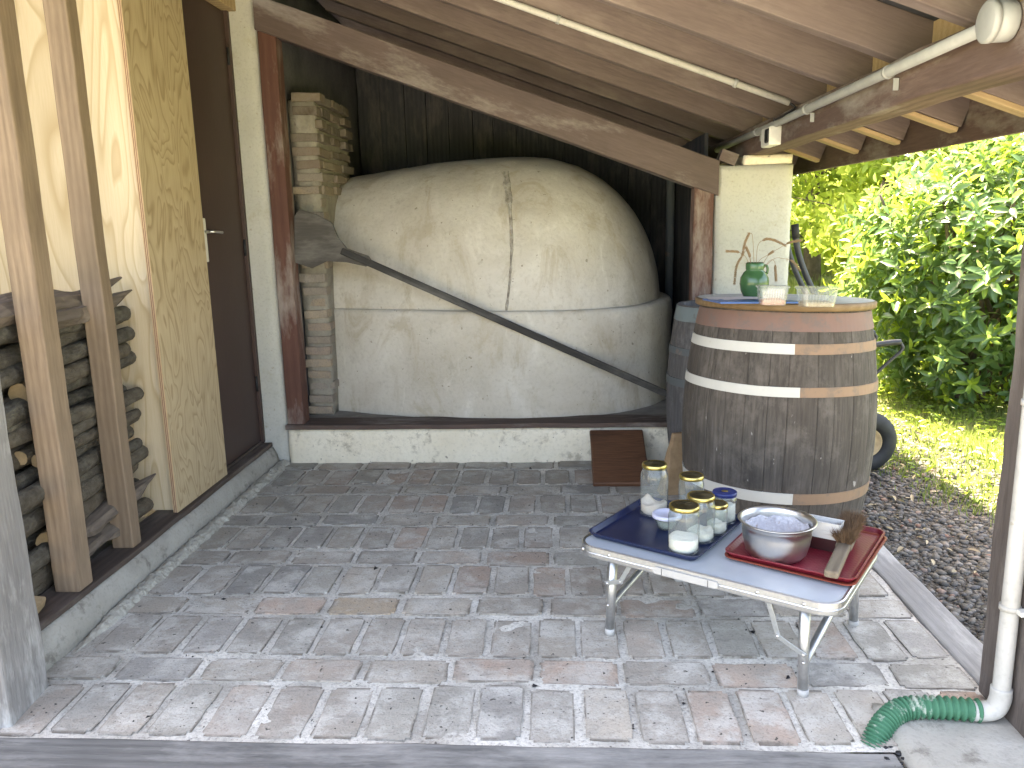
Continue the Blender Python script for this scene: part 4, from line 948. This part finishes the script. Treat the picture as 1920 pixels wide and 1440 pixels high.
def jar(name, px, py, dia, h, fill, fmat, label, neck=.86, lidm=('lidtop', 'gold'), zb=None, taper=1., clump=.012):
    r = dia/2; c = PZ(px, py, zb or ZB); e = empty(name, c, label, 'jar', 'glass jars on the blue tray')
    hh = h-.016; rn = r*neck
    lathe('glass', [(0, .003), (r*.86, .003), (r*.88, .0), (r*.97*taper, .004), (r*taper, .012), (r, hh*.55), (r, hh*.80), (r*.985, hh*.86), (rn+.002, hh*.955), (rn, hh*.975), (rn, hh+.01)], 'glass', e, seg=40)
    V = []; Fc = []; sg = 28; ri = r-.0042
    prof = [(.02, .0075), (.85*taper, .0075), (1.*taper, .016), (1., fill)]
    rings_ = []
    for k_, z_ in prof: rings_.append([(ri*k_*math.cos(6.2832*i/sg), ri*k_*math.sin(6.2832*i/sg), z_+(clump*mnoise.noise(Vector((math.cos(6.2832*i/sg)*1.2+px, math.sin(6.2832*i/sg)*1.2, 0))) if k_ == 1. and z_ == fill else 0)) for i in range(sg)])
    for k_ in (.94, .7, .4, .05): rings_.append([(ri*k_*math.cos(6.2832*i/sg), ri*k_*math.sin(6.2832*i/sg), fill+.001+clump*mnoise.noise(Vector((k_*math.cos(6.2832*i/sg)*1.2+px, k_*math.sin(6.2832*i/sg)*1.2, 0)))) for i in range(sg)])
    loft('flour', rings_, fmat, e, smooth=True)
    ld = lathe('lid', [(rn+.0035, hh+.0), (rn+.0048, hh+.003), (rn+.0048, hh+.010), (rn+.0035, hh+.0155), (rn+.0005, hh+.0165), (rn-.004, hh+.0145)], lidm[1], e, seg=40)
    lathe('lid_top', [(rn-.0035, hh+.0148), (rn*.35, hh+.0142), (rn*.28, hh+.0155), (0, hh+.0155)], lidm[0], e, seg=40)
    return e, hh, rn
jar('glass_jar', 1226, 963, .112, .215, .05, 'bran', 'tall wide-shouldered glass jar with pinkish flour on the blue tray', .82, clump=.03)
jar('glass_jar', 1281, 1033, .113, .178, .056, 'flour', 'gold-lidded glass jar at the tray rim with thick pale flour', .88, clump=.006)
jar('glass_jar', 1312, 1012, .107, .178, .04, 'flour', 'gold-lidded glass jar standing between the frontmost jar and the small jar', .86, clump=.02)
jar('glass_jar', 1343, 999, .080, .122, .040, 'flour', 'smallest dark-lidded glass jar with a little flour', .90, clump=.03)
jar('glass_jar', 1295, 962, .102, .165, .035, 'bran', 'gold-lidded glass jar standing alone at the back edge of the blue tray', .88, clump=.015)
e, hh, rn = jar('glass_jar', 1357, 978, .092, .128, .072, 'flour', 'blue-lidded glass jar filled with flour', .93, ('bluelid', 'bluelid'))
lathe('lid_emblem', [(.013, hh+.0158), (.012, hh+.0168), (0, hh+.0168)], 'gold', e, seg=24)
c = PZ(1250, 990, ZB); e = empty('lidded_bowl', c, 'small glass bowl with a lilac lid beside the jars', 'bowl')
lathe('glass', [(0, .002), (.032, .0), (.036, .004), (.052, .045), (.054, .052), (.051, .052), (.048, .044), (.033, .006), (0, .006)], 'glass', e); lathe('flour', [(0, .007), (.032, .007), (.038, .024), (.02, .03), (0, .028)], 'flour', e)
lathe('lid', [(.054, .047), (.0575, .048), (.0575, .058), (.054, .062), (.046, .062), (.044, .060), (0, .060)], 'lilac', e)
# steel bowl
c = PZ(1454, 1041, ZR); sb = empty('steel_bowl', c, 'stainless steel mixing bowl crusted with flour on the red tray', 'bowl')
lathe('shell', [(0, .0), (.080, .0), (.090, .004), (.104, .022), (.113, .055), (.118, .090), (.1185, .114), (.1215, .116), (.1235, .121), (.1235, .133), (.133, .1345), (.134, .136), (.132, .1375), (.122, .136), (.1175, .118), (.115, .09), (.109, .05), (.097, .016), (.08, .004), (0, .004)], 'steel', sb, seg=64)
V = []; Fc = []; sg = 40; rs = [(.01, .03), (.05, .033), (.088, .045), (.101, .062), (.110, .09), (.1145, .108)]
rings_ = [[((r-.004*abs(mnoise.noise(Vector((i*.9, r*90, 3)))))*math.cos(6.2832*i/sg), (r-.004*abs(mnoise.noise(Vector((i*.9, r*90, 3)))))*math.sin(6.2832*i/sg), z+.016*mnoise.noise(Vector((r*55*math.cos(6.2832*i/sg), r*40*math.sin(6.2832*i/sg), 0)))) for i in range(sg)] for r, z in rs]
loft('flour_residue', rings_, 'dough', sb, cap0=True, cap1=False, smooth=True)
# aluminium tin and brush
c0, c1 = PZ(1470, 1012, ZR), PZ(1576, 1034, ZR)
tdv = c1-c0; tl = tdv.length/2
tn = empty('loaf_tin', ((c0+c1)/2).to_tuple(), 'silver rimmed tin with a dark red lower side standing behind the steel bowl', 'tin', rot=(0, 0, math.atan2(tdv.y, tdv.x)))
tn.location.z = ZR+.001
def tq(k, kk, z): return [(x, y, z) for x, y in rrect(tl*k, .025*kk, .004, 3)]
loft('tray_reflection', [tq(.985, .95, .0), tq(.985, .95, .048)], 'tinreflection', tn)  # painted reflection of the red tray in the polished side of the tin
loft('rim', [tq(1., 1.05, .046), tq(1., 1.05, .073), tq(.994, .98, .075), tq(1., 1.10, .077), tq(1., 1.10, .103), tq(1.01, 1.2, .104), tq(1.01, 1.2, .107), tq(.985, .9, .106), tq(.97, .8, .05)], 'tin', tn)
b0, b1 = PZ(1558, 1078, ZT+.045), PZ(1597, 992, ZR+.04)
br = empty('flour_brush', b0, 'wooden handled bristle brush resting on the red tray rim', 'brush')
bd = (b1-b0).normalized()
bar('handle', b0, b0+(b1-b0)*.62, .045, .026, 'wheatwood', br, .006); bar('head_block', b0+(b1-b0)*.56, b1+bd*.03, .056, .022, 'wheatwood', br, .008)
n = 4500; t = rng.random(n); ang_ = rng.random(n)*2*math.pi; sdv = Vector((bd.y, -bd.x, 0)).normalized(); upz = sdv.cross(bd)*-1
if upz.z < 0: upz = -upz
V = []; Fc = []
hb = (b1-b0)*.58; hl = ((b1+bd*.03)-(b0+hb)).length
for i in range(n):
    a = (rng.random()-.5)*2; base = hb+bd*(t[i]*hl)+sdv*(a*.021)+upz*.008
    d = (upz*(1.0-.2*abs(a))+sdv*(a*.38+rng.normal()*.2)+bd*((t[i]-.3)*.7+rng.normal()*.2)).normalized(); L = .04+.028*rng.random()
    s = d.cross(Vector((rng.normal(), rng.normal(), rng.normal()))).normalized()*.0007; k = len(V); mid = base+d*L*.6
    V += [base-s, base+s, mid+s*.8, mid-s*.8, base+d*L+Vector((rng.normal(), rng.normal(), rng.normal()-.6))*.006]; Fc += [(k, k+1, k+2, k+3), (k+3, k+2, k+4)]
o = link('bristles', pyd('bristles', V, Fc), 'hair', br); o['kind'] = 'stuff'

# chopping board, bag
bl_, br2 = PZ(1111, 911, .01), PZ(1222, 914, .01)
cbd = empty('chopping_board', ((bl_+br2)/2), 'dark reddish thick wooden board leaning against the low white wall', 'board')
tpY, tpZ = 4.975, .205
cen = Vector(((bl_.x+br2.x)/2, (bl_.y+tpY)/2, tpZ/2+.012)); L = math.hypot(tpY-bl_.y, tpZ)
me = done(box_bm((.335, L, .035), .010, 6, .004, 3, 31), 'plank'); link('plank', me, 'chop', cbd, cen-cbd.location, (math.atan2(tpZ, tpY-bl_.y), 0, 0))
bgp = PZ(1268, 905, 0); bgp = Vector((.655, 4.42, -.01))
V = []; Fc = []
rings_ = []
for j in range(13):
    z = .36*j/12; k = 1-.35*(j/12)**2; rings_.append([(x*k+.012*mnoise.noise(Vector((x*9, z*11, y*7)))+.05*j/12, y*(1-.75*j/12)+.012*mnoise.noise(Vector((x*8, z*9, 4))), z) for x, y in rrect(.075, .05, .012, 3)])
o = loft('paper_bag', rings_, 'kraft', None, bgp, (0, 0, .3)); tag(o, 'crumpled brown paper bag wedged beside the barrels', 'bag')

# ================================================================ VEGETATION
def leaf_proto(n=4, fold=.25, droop=.18):
    V = []; Fc = []
    for i in range(n+1):
        t = i/n; w = .5*math.sin(math.pi*min(1, t*.93+.05))**.75*.36 if 0 < i < n else .012
        z = -droop*t*t; V += [(-w, t, z+w*fold*2), (0, t, z), (w, t, z+w*fold*2)]
    for i in range(n):
        for k in range(2): a = i*3+k; Fc.append((a, a+1, a+4, a+3))
    return np.array(V), np.array(Fc)
LV, LF = leaf_proto()
def frames(d, up):   # arrays of unit dirs -> rotation (n,3,3) columns x,y(d),z
    x = np.cross(d, up); x /= np.linalg.norm(x, axis=1, keepdims=True)+1e-9; z = np.cross(x, d); return np.stack([x, d, z], -1)
def place(P, D, U, S): # leaves as array of verts
    Rm = frames(D, U); v = LV[None]*S[:, None, None]; return np.einsum('nij,nkj->nki', Rm, v)+P[:, None]
def laurel(name, center, rad, nshoot, label, seed, nobj, wood_pts):
    r = np.random.default_rng(seed); e = empty(name, (center[0], center[1], -.05), label, 'bush')
    P, D, U, S, Y = [], [], [], [], []
    for i in range(nshoot):
        th = r.random()*2*math.pi; cz = r.uniform(-.92, 1.); sr = math.sqrt(1-min(1, cz*cz)); nrm_ = np.array([math.cos(th)*sr, math.sin(th)*sr, cz])
        k = 1-.42*r.random()**1.6; lump = 1+.16*mnoise.noise(Vector((nrm_*2.3+seed).tolist()))
        p = np.array(center)+nrm_*np.array(rad)*k*lump
        if cz < 0: p[:2] = np.array(center[:2])+nrm_[:2]/max(.25, sr)*np.array(rad[:2])*k*lump*(1-.28*abs(cz))
        if p[2] < .08: continue
        d = nrm_*.75+np.array([0, 0, .55])+r.normal(size=3)*.35; d /= np.linalg.norm(d); L = r.uniform(.16, .34); nl = r.integers(8, 14); young = r.random() < .33
        for j in range(nl):
            t = j/(nl-1); a = j*2.4+i; s1 = np.cross(d, [0.3, .2, .9]); s1 /= np.linalg.norm(s1); s2 = np.cross(d, s1)
            side = s1*math.cos(a)+s2*math.sin(a); op = .95-.55*t; dd = d*(1-op)+side*op+np.array([0, 0, -.12 if t < .5 else .1])+r.normal(size=3)*.12; dd /= np.linalg.norm(dd)
            P.append(p+d*L*t); D.append(dd); U.append(d+r.normal(size=3)*.25); S.append(r.uniform(.095, .165)*(1 if t < .7 else .75)); Y.append(young and t > .35)
    P, D, U, S, Y = map(np.array, (P, D, U, S, Y)); U = U/np.linalg.norm(U, axis=1, keepdims=True)
    sgn = np.where(Y, .85, 1.); S = S*sgn
    vis = np.argsort(P[:, 1]*1.0+np.abs(P[:, 0]-2.9)*.6-P[:, 2]*.2) if nobj else np.array([], int)
    solo = vis[:nobj]; rest = np.setdiff1d(np.arange(len(P)), solo); eo = np.array(e.location)
    protos = []
    if nobj:
        for kk, mk in enumerate(('laurel', 'laurelyoung')):
            me = pyd('leaf', LV.tolist(), [tuple(f) for f in LF.tolist()]); me.materials.append(MT[mk]); me.polygons.foreach_set('use_smooth', [True]*len(me.polygons)); protos.append(me)
        Rm = frames(D[solo], U[solo])
        for q, idx in enumerate(solo):
            o = bpy.data.objects.new('leaf', protos[1 if Y[idx] else 0]); C.objects.link(o); o.parent = e
            M_ = Matrix(Rm[q].tolist()).to_4x4(); o.matrix_basis = Matrix.Translation((P[idx]-eo).tolist()) @ M_ @ Matrix.Scale(float(S[idx]), 4)
    for nm, sel, mk in (('crown', rest[~Y[rest]], 'laurel'), ('young_shoots', rest[Y[rest]], 'laurelyoung')):
        vv_ = place(P[sel]-eo, D[sel], U[sel], S[sel]); k = LV.shape[0]
        o = fast(nm, vv_.reshape(-1, 3), (LF[None]+(np.arange(len(sel))*k)[:, None, None]).reshape(-1, 4), mk, e, smooth=True); o['kind'] = 'stuff'
    for pts in wood_pts:
        pp_ = spline(pts, 5); n_ = len(pp_); tube('branch', pp_, [.024*(1-.75*i/n_)+.003 for i in range(n_)], 'trunk', e, 8)
    return e
def bw_(cx, cy, n, h, s, sd):
    r = random.Random(sd); out = []
    for i in range(n):
        a = r.random()*6.28; b = (cx+r.uniform(-.3, .3), cy+r.uniform(-.3, .3), -.06); out.append([b, (b[0]+math.cos(a)*.2*s, b[1]+math.sin(a)*.2*s, h*.4), (b[0]+math.cos(a)*.6*s, b[1]+math.sin(a)*.6*s, h*.8), (b[0]+math.cos(a)*.75*s, b[1]+math.sin(a)*.75*s, h)])
    return out
laurel('laurel_bush', (3.72, 7.0, .98), (1.12, 1.1, 1.08), 1250, 'big glossy laurel bush with yellow-green young shoots beside the lawn', 3, 300, bw_(3.6, 7.0, 12, 1.7, 1.1, 1))
laurel('laurel_bush', (5.2, 7.6, 1.25), (1.3, 1.2, 1.45), 650, 'taller laurel bush beside the dark post further along the hedge', 11, 0, bw_(5.1, 7.5, 9, 2., 1.2, 4))
# trees
def tree(name, x, y, h, cr, n, mat, label, seed, trunk_r=.11, low=.18):
    r = np.random.default_rng(seed); e = empty(name, (x, y, -.06), label, 'tree', 'trees beyond the lawn')
    tp = [(x, y, -.1), (x+r.normal()*.1, y, h*.3), (x+r.normal()*.25, y+r.normal()*.2, h*.62), (x+r.normal()*.3, y, h*.9)]
    pp_ = spline([Vector(p) for p in tp], 6); n_ = len(pp_); tube('trunk', pp_, [trunk_r*(1-.8*i/n_) for i in range(n_)], 'trunk', e, 10)
    cl = []
    for i in range(46):
        zz = h*(low+(1-low)*r.random()**.9); t = (zz/h-low)/(1-low); rad = cr*(math.sin(math.pi*min(1, .18+t*.8))**.6); a = r.random()*6.283; q = r.random()**.5
        cl.append((x+math.cos(a)*rad*q, y+math.sin(a)*rad*q, zz, r.uniform(.35, .75)*cr*.42))
        if i < 9:
            b0 = pp_[min(n_-1, int(n_*max(.15, zz/h*.8)))]; c_ = Vector(cl[-1][:3]); c_ = b0.lerp(c_, .72); tube('limb', [b0, (b0*.5+c_*.5)+Vector((0, 0, .08)), c_], [trunk_r*.16, trunk_r*.08, .003], 'trunk', e, 6)
    cl = np.array(cl); w = cl[:, 3]**2; pick = r.choice(len(cl), n, p=w/w.sum()); d = r.normal(size=(n, 3)); d /= np.linalg.norm(d, axis=1, keepdims=True)
    P = cl[pick, :3]+d*(cl[pick, 3]*r.random(n)**.4)[:, None]*np.array([1.25, 1.25, .75]); P[:, 2] = np.maximum(P[:, 2], .15)
    s = r.uniform(.045, .095, n)[:, None]; a1 = r.normal(size=(n, 3)); a1[:, 2] -= .5; a1 /= np.linalg.norm(a1, axis=1, keepdims=True); a2 = np.cross(a1, r.normal(size=(n, 3))); a2 /= np.linalg.norm(a2, axis=1, keepdims=True)
    P = P-np.array(e.location); V = np.stack([P-a1*s, P+a2*s*.5, P+a1*s, P-a2*s*.5], 1).reshape(-1, 3)
    o = fast('crown', V, np.arange(4*n).reshape(-1, 4), mat, e); return e
tree('young_tree', 4.0, 10.6, 4.6, 1.7, 15000, 'treeleaf', 'slender young tree with bright yellow-green leaves just past the laurel', 21)
tree('leafy_tree', 5.2, 13.2, 6.5, 2.3, 17000, 'treeleaf', 'bright broad leafy tree standing behind the slender young tree', 22, .14)
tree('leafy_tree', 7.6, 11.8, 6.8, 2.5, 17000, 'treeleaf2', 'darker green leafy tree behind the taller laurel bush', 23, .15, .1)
tree('leafy_tree', 2.6, 15.5, 7.0, 2.5, 15000, 'treeleaf', 'leafy tree visible just beside the cream pillar', 24, .15)
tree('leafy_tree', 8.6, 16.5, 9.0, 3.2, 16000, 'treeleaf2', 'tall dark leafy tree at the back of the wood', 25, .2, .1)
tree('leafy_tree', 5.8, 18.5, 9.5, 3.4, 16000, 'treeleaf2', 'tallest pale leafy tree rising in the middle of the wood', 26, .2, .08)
tree('leafy_tree', 11.2, 13.5, 8., 3., 12000, 'treeleaf', 'spreading leafy tree at the outer end of the hedge', 27, .18, .1)
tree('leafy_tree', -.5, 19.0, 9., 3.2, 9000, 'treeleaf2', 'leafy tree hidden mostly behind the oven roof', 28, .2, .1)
# far wood as one mass
n = 90000; V0 = np.stack([rng.uniform(-12, 26, n), rng.uniform(21, 27, n), 13*rng.random(n)**.9], -1); V0[:, 2] += 1.2*np.sin(V0[:, 0]*.9)*(V0[:, 2]/11)
s = rng.uniform(.12, .27, n)[:, None]; a1 = rng.normal(size=(n, 3)); a1 /= np.linalg.norm(a1, axis=1, keepdims=True); a2 = np.cross(a1, rng.normal(size=(n, 3))); a2 /= np.linalg.norm(a2, axis=1, keepdims=True)
o = fast('far_wood', np.stack([V0-a1*s, V0+a2*s*.6, V0+a1*s, V0-a2*s*.6], 1).reshape(-1, 3), np.arange(4*n).reshape(-1, 4), 'treeleaf'); tag(o, 'dense bright green wood closing the view behind the single trees', 'wood', kind='stuff')
# grass and litter
def blades(name, n, xr, yr, h0, h1, w, mat, excl=None, lean=.5):
    x = rng.uniform(*xr, n); y = yr[0]+(yr[1]-yr[0])*rng.random(n)**1.3
    if excl is not None: k = excl(x, y); x, y = x[k], y[k]; n = len(x)
    a = rng.random(n)*6.283; h = rng.uniform(h0, h1, n); lx = np.cos(a)*h*lean*rng.random(n); ly = np.sin(a)*h*lean*rng.random(n); b = rng.random(n)*6.283; wx = np.cos(b)*w; wy = np.sin(b)*w; z = np.full(n, -.055)
    V = np.stack([np.stack([x-wx, y-wy, z], -1), np.stack([x+wx, y+wy, z], -1), np.stack([x+lx*.5+wx*.7, y+ly*.5+wy*.7, z+h*.65], -1), np.stack([x+lx*1.2, y+ly*1.2, z+h], -1), np.stack([x+lx*.5-wx*.7, y+ly*.5-wy*.7, z+h*.65], -1)], 1).reshape(-1, 3)
    o = fast(name, V, np.arange(5*n).reshape(-1, 5), mat); tag(o, kind='stuff'); return o
edge = lambda x, y: (x > 2.12+.22*np.sin(y*2.1)+.10*np.sin(y*7)+.18*rng.normal(size=len(x))*.6) | (y > 6.4)
o = blades('lawn_grass', 42000, (1.5, 5.2), (3.0, 9.5), .03, .11, .0032, 'grass', edge); tag(o, 'short sunlit lawn grass between the gravel and the laurel', 'grass')
o = blades('meadow_grass', 30000, (-1, 12), (8.5, 16), .12, .55, .007, 'grass', lambda x, y: x > -1); tag(o, 'tall soft meadow grass under the far trees', 'grass')
o = blades('gravel_weeds', 160, (1.62, 1.80), (2.62, 2.85), .03, .08, .003, 'grass'); tag(o, 'small tuft of weeds growing in the gravel by the timber kerb', 'weeds')
n = 2600; x = rng.uniform(2.1, 4.6, n); y = rng.uniform(3.6, 7.6, n); k = x > 2.2+.2*np.sin(y*2.1); x, y = x[k], y[k]; n = len(x)
P = np.stack([x, y, rng.uniform(-.045, .03, n)], -1); D = rng.normal(size=(n, 3)); D[:, 2] *= .25; D /= np.linalg.norm(D, axis=1, keepdims=True); U = rng.normal(size=(n, 3))*.3+np.array([0, 0, 1.]); U /= np.linalg.norm(U, axis=1, keepdims=True)
vv_ = place(P, D, U, rng.uniform(.04, .09, n)); o = fast('ground_ivy', vv_.reshape(-1, 3), (LF[None]+(np.arange(n)*LV.shape[0])[:, None, None]).reshape(-1, 4), 'laurelyoung'); tag(o, 'low leafy ground cover spreading over the lawn', 'ground cover', kind='stuff')
n = 420; P = np.stack([rng.uniform(1.6, 3.6, n), rng.uniform(2.4, 6.8, n), rng.uniform(-.02, .0, n)], -1); D = rng.normal(size=(n, 3)); D[:, 2] *= .2; D /= np.linalg.norm(D, axis=1, keepdims=True); U = rng.normal(size=(n, 3))*.4+np.array([0, 0, 1.]); U /= np.linalg.norm(U, axis=1, keepdims=True)
vv_ = place(P, D, U, rng.uniform(.025, .06, n)); o = fast('leaf_litter', vv_.reshape(-1, 3), (LF[None]+(np.arange(n)*LV.shape[0])[:, None, None]).reshape(-1, 4), 'litter'); tag(o, 'dry brown fallen leaves scattered over the gravel and lawn', 'leaves', kind='stuff')
# crumbs of soot and soil on the floor
n = 700; x = rng.uniform(-1.75, 1.3, n); y = 2.2+2.7*rng.random(n)**1.4; s = rng.uniform(.0015, .005, n)*(1+1.5*(rng.random(n) < .06))
tet = np.array([[1, 0, 0], [-.5, .87, 0], [-.5, -.87, 0], [0, 0, .8]]); a = rng.random(n)*6.28; ca_, sa_ = np.cos(a)[:, None], np.sin(a)[:, None]
v = tet[None]*(s[:, None]*np.ones((1, 4)))[..., None]*(1+.5*rng.normal(size=(n, 4, 1))); V = np.stack([v[..., 0]*ca_-v[..., 1]*sa_+x[:, None], v[..., 0]*sa_+v[..., 1]*ca_+y[:, None], v[..., 2]+np.array([floorh(p, q) for p, q in zip(x, y)])[:, None]+.004], -1).reshape(-1, 3)
tf = np.array([[0, 1, 3], [1, 2, 3], [2, 0, 3]]); o = fast('soot_crumbs', V, (tf[None]+(np.arange(n)*4)[:, None, None]).reshape(-1, 3), 'cable'); tag(o, 'black crumbs of charcoal scattered on the brick floor', 'crumbs', kind='stuff')
n = 120; ps = pebbles('soil_spill', n, (.93, 1.08), (2.02, 2.22), lambda x, y: .0, .004, .014); ps.data.materials.clear(); ps.data.materials.append(MT['cable']); tag(ps, 'dark soil spilling round the mouth of the green hose', 'soil', kind='stuff')
print('bricks', nb)
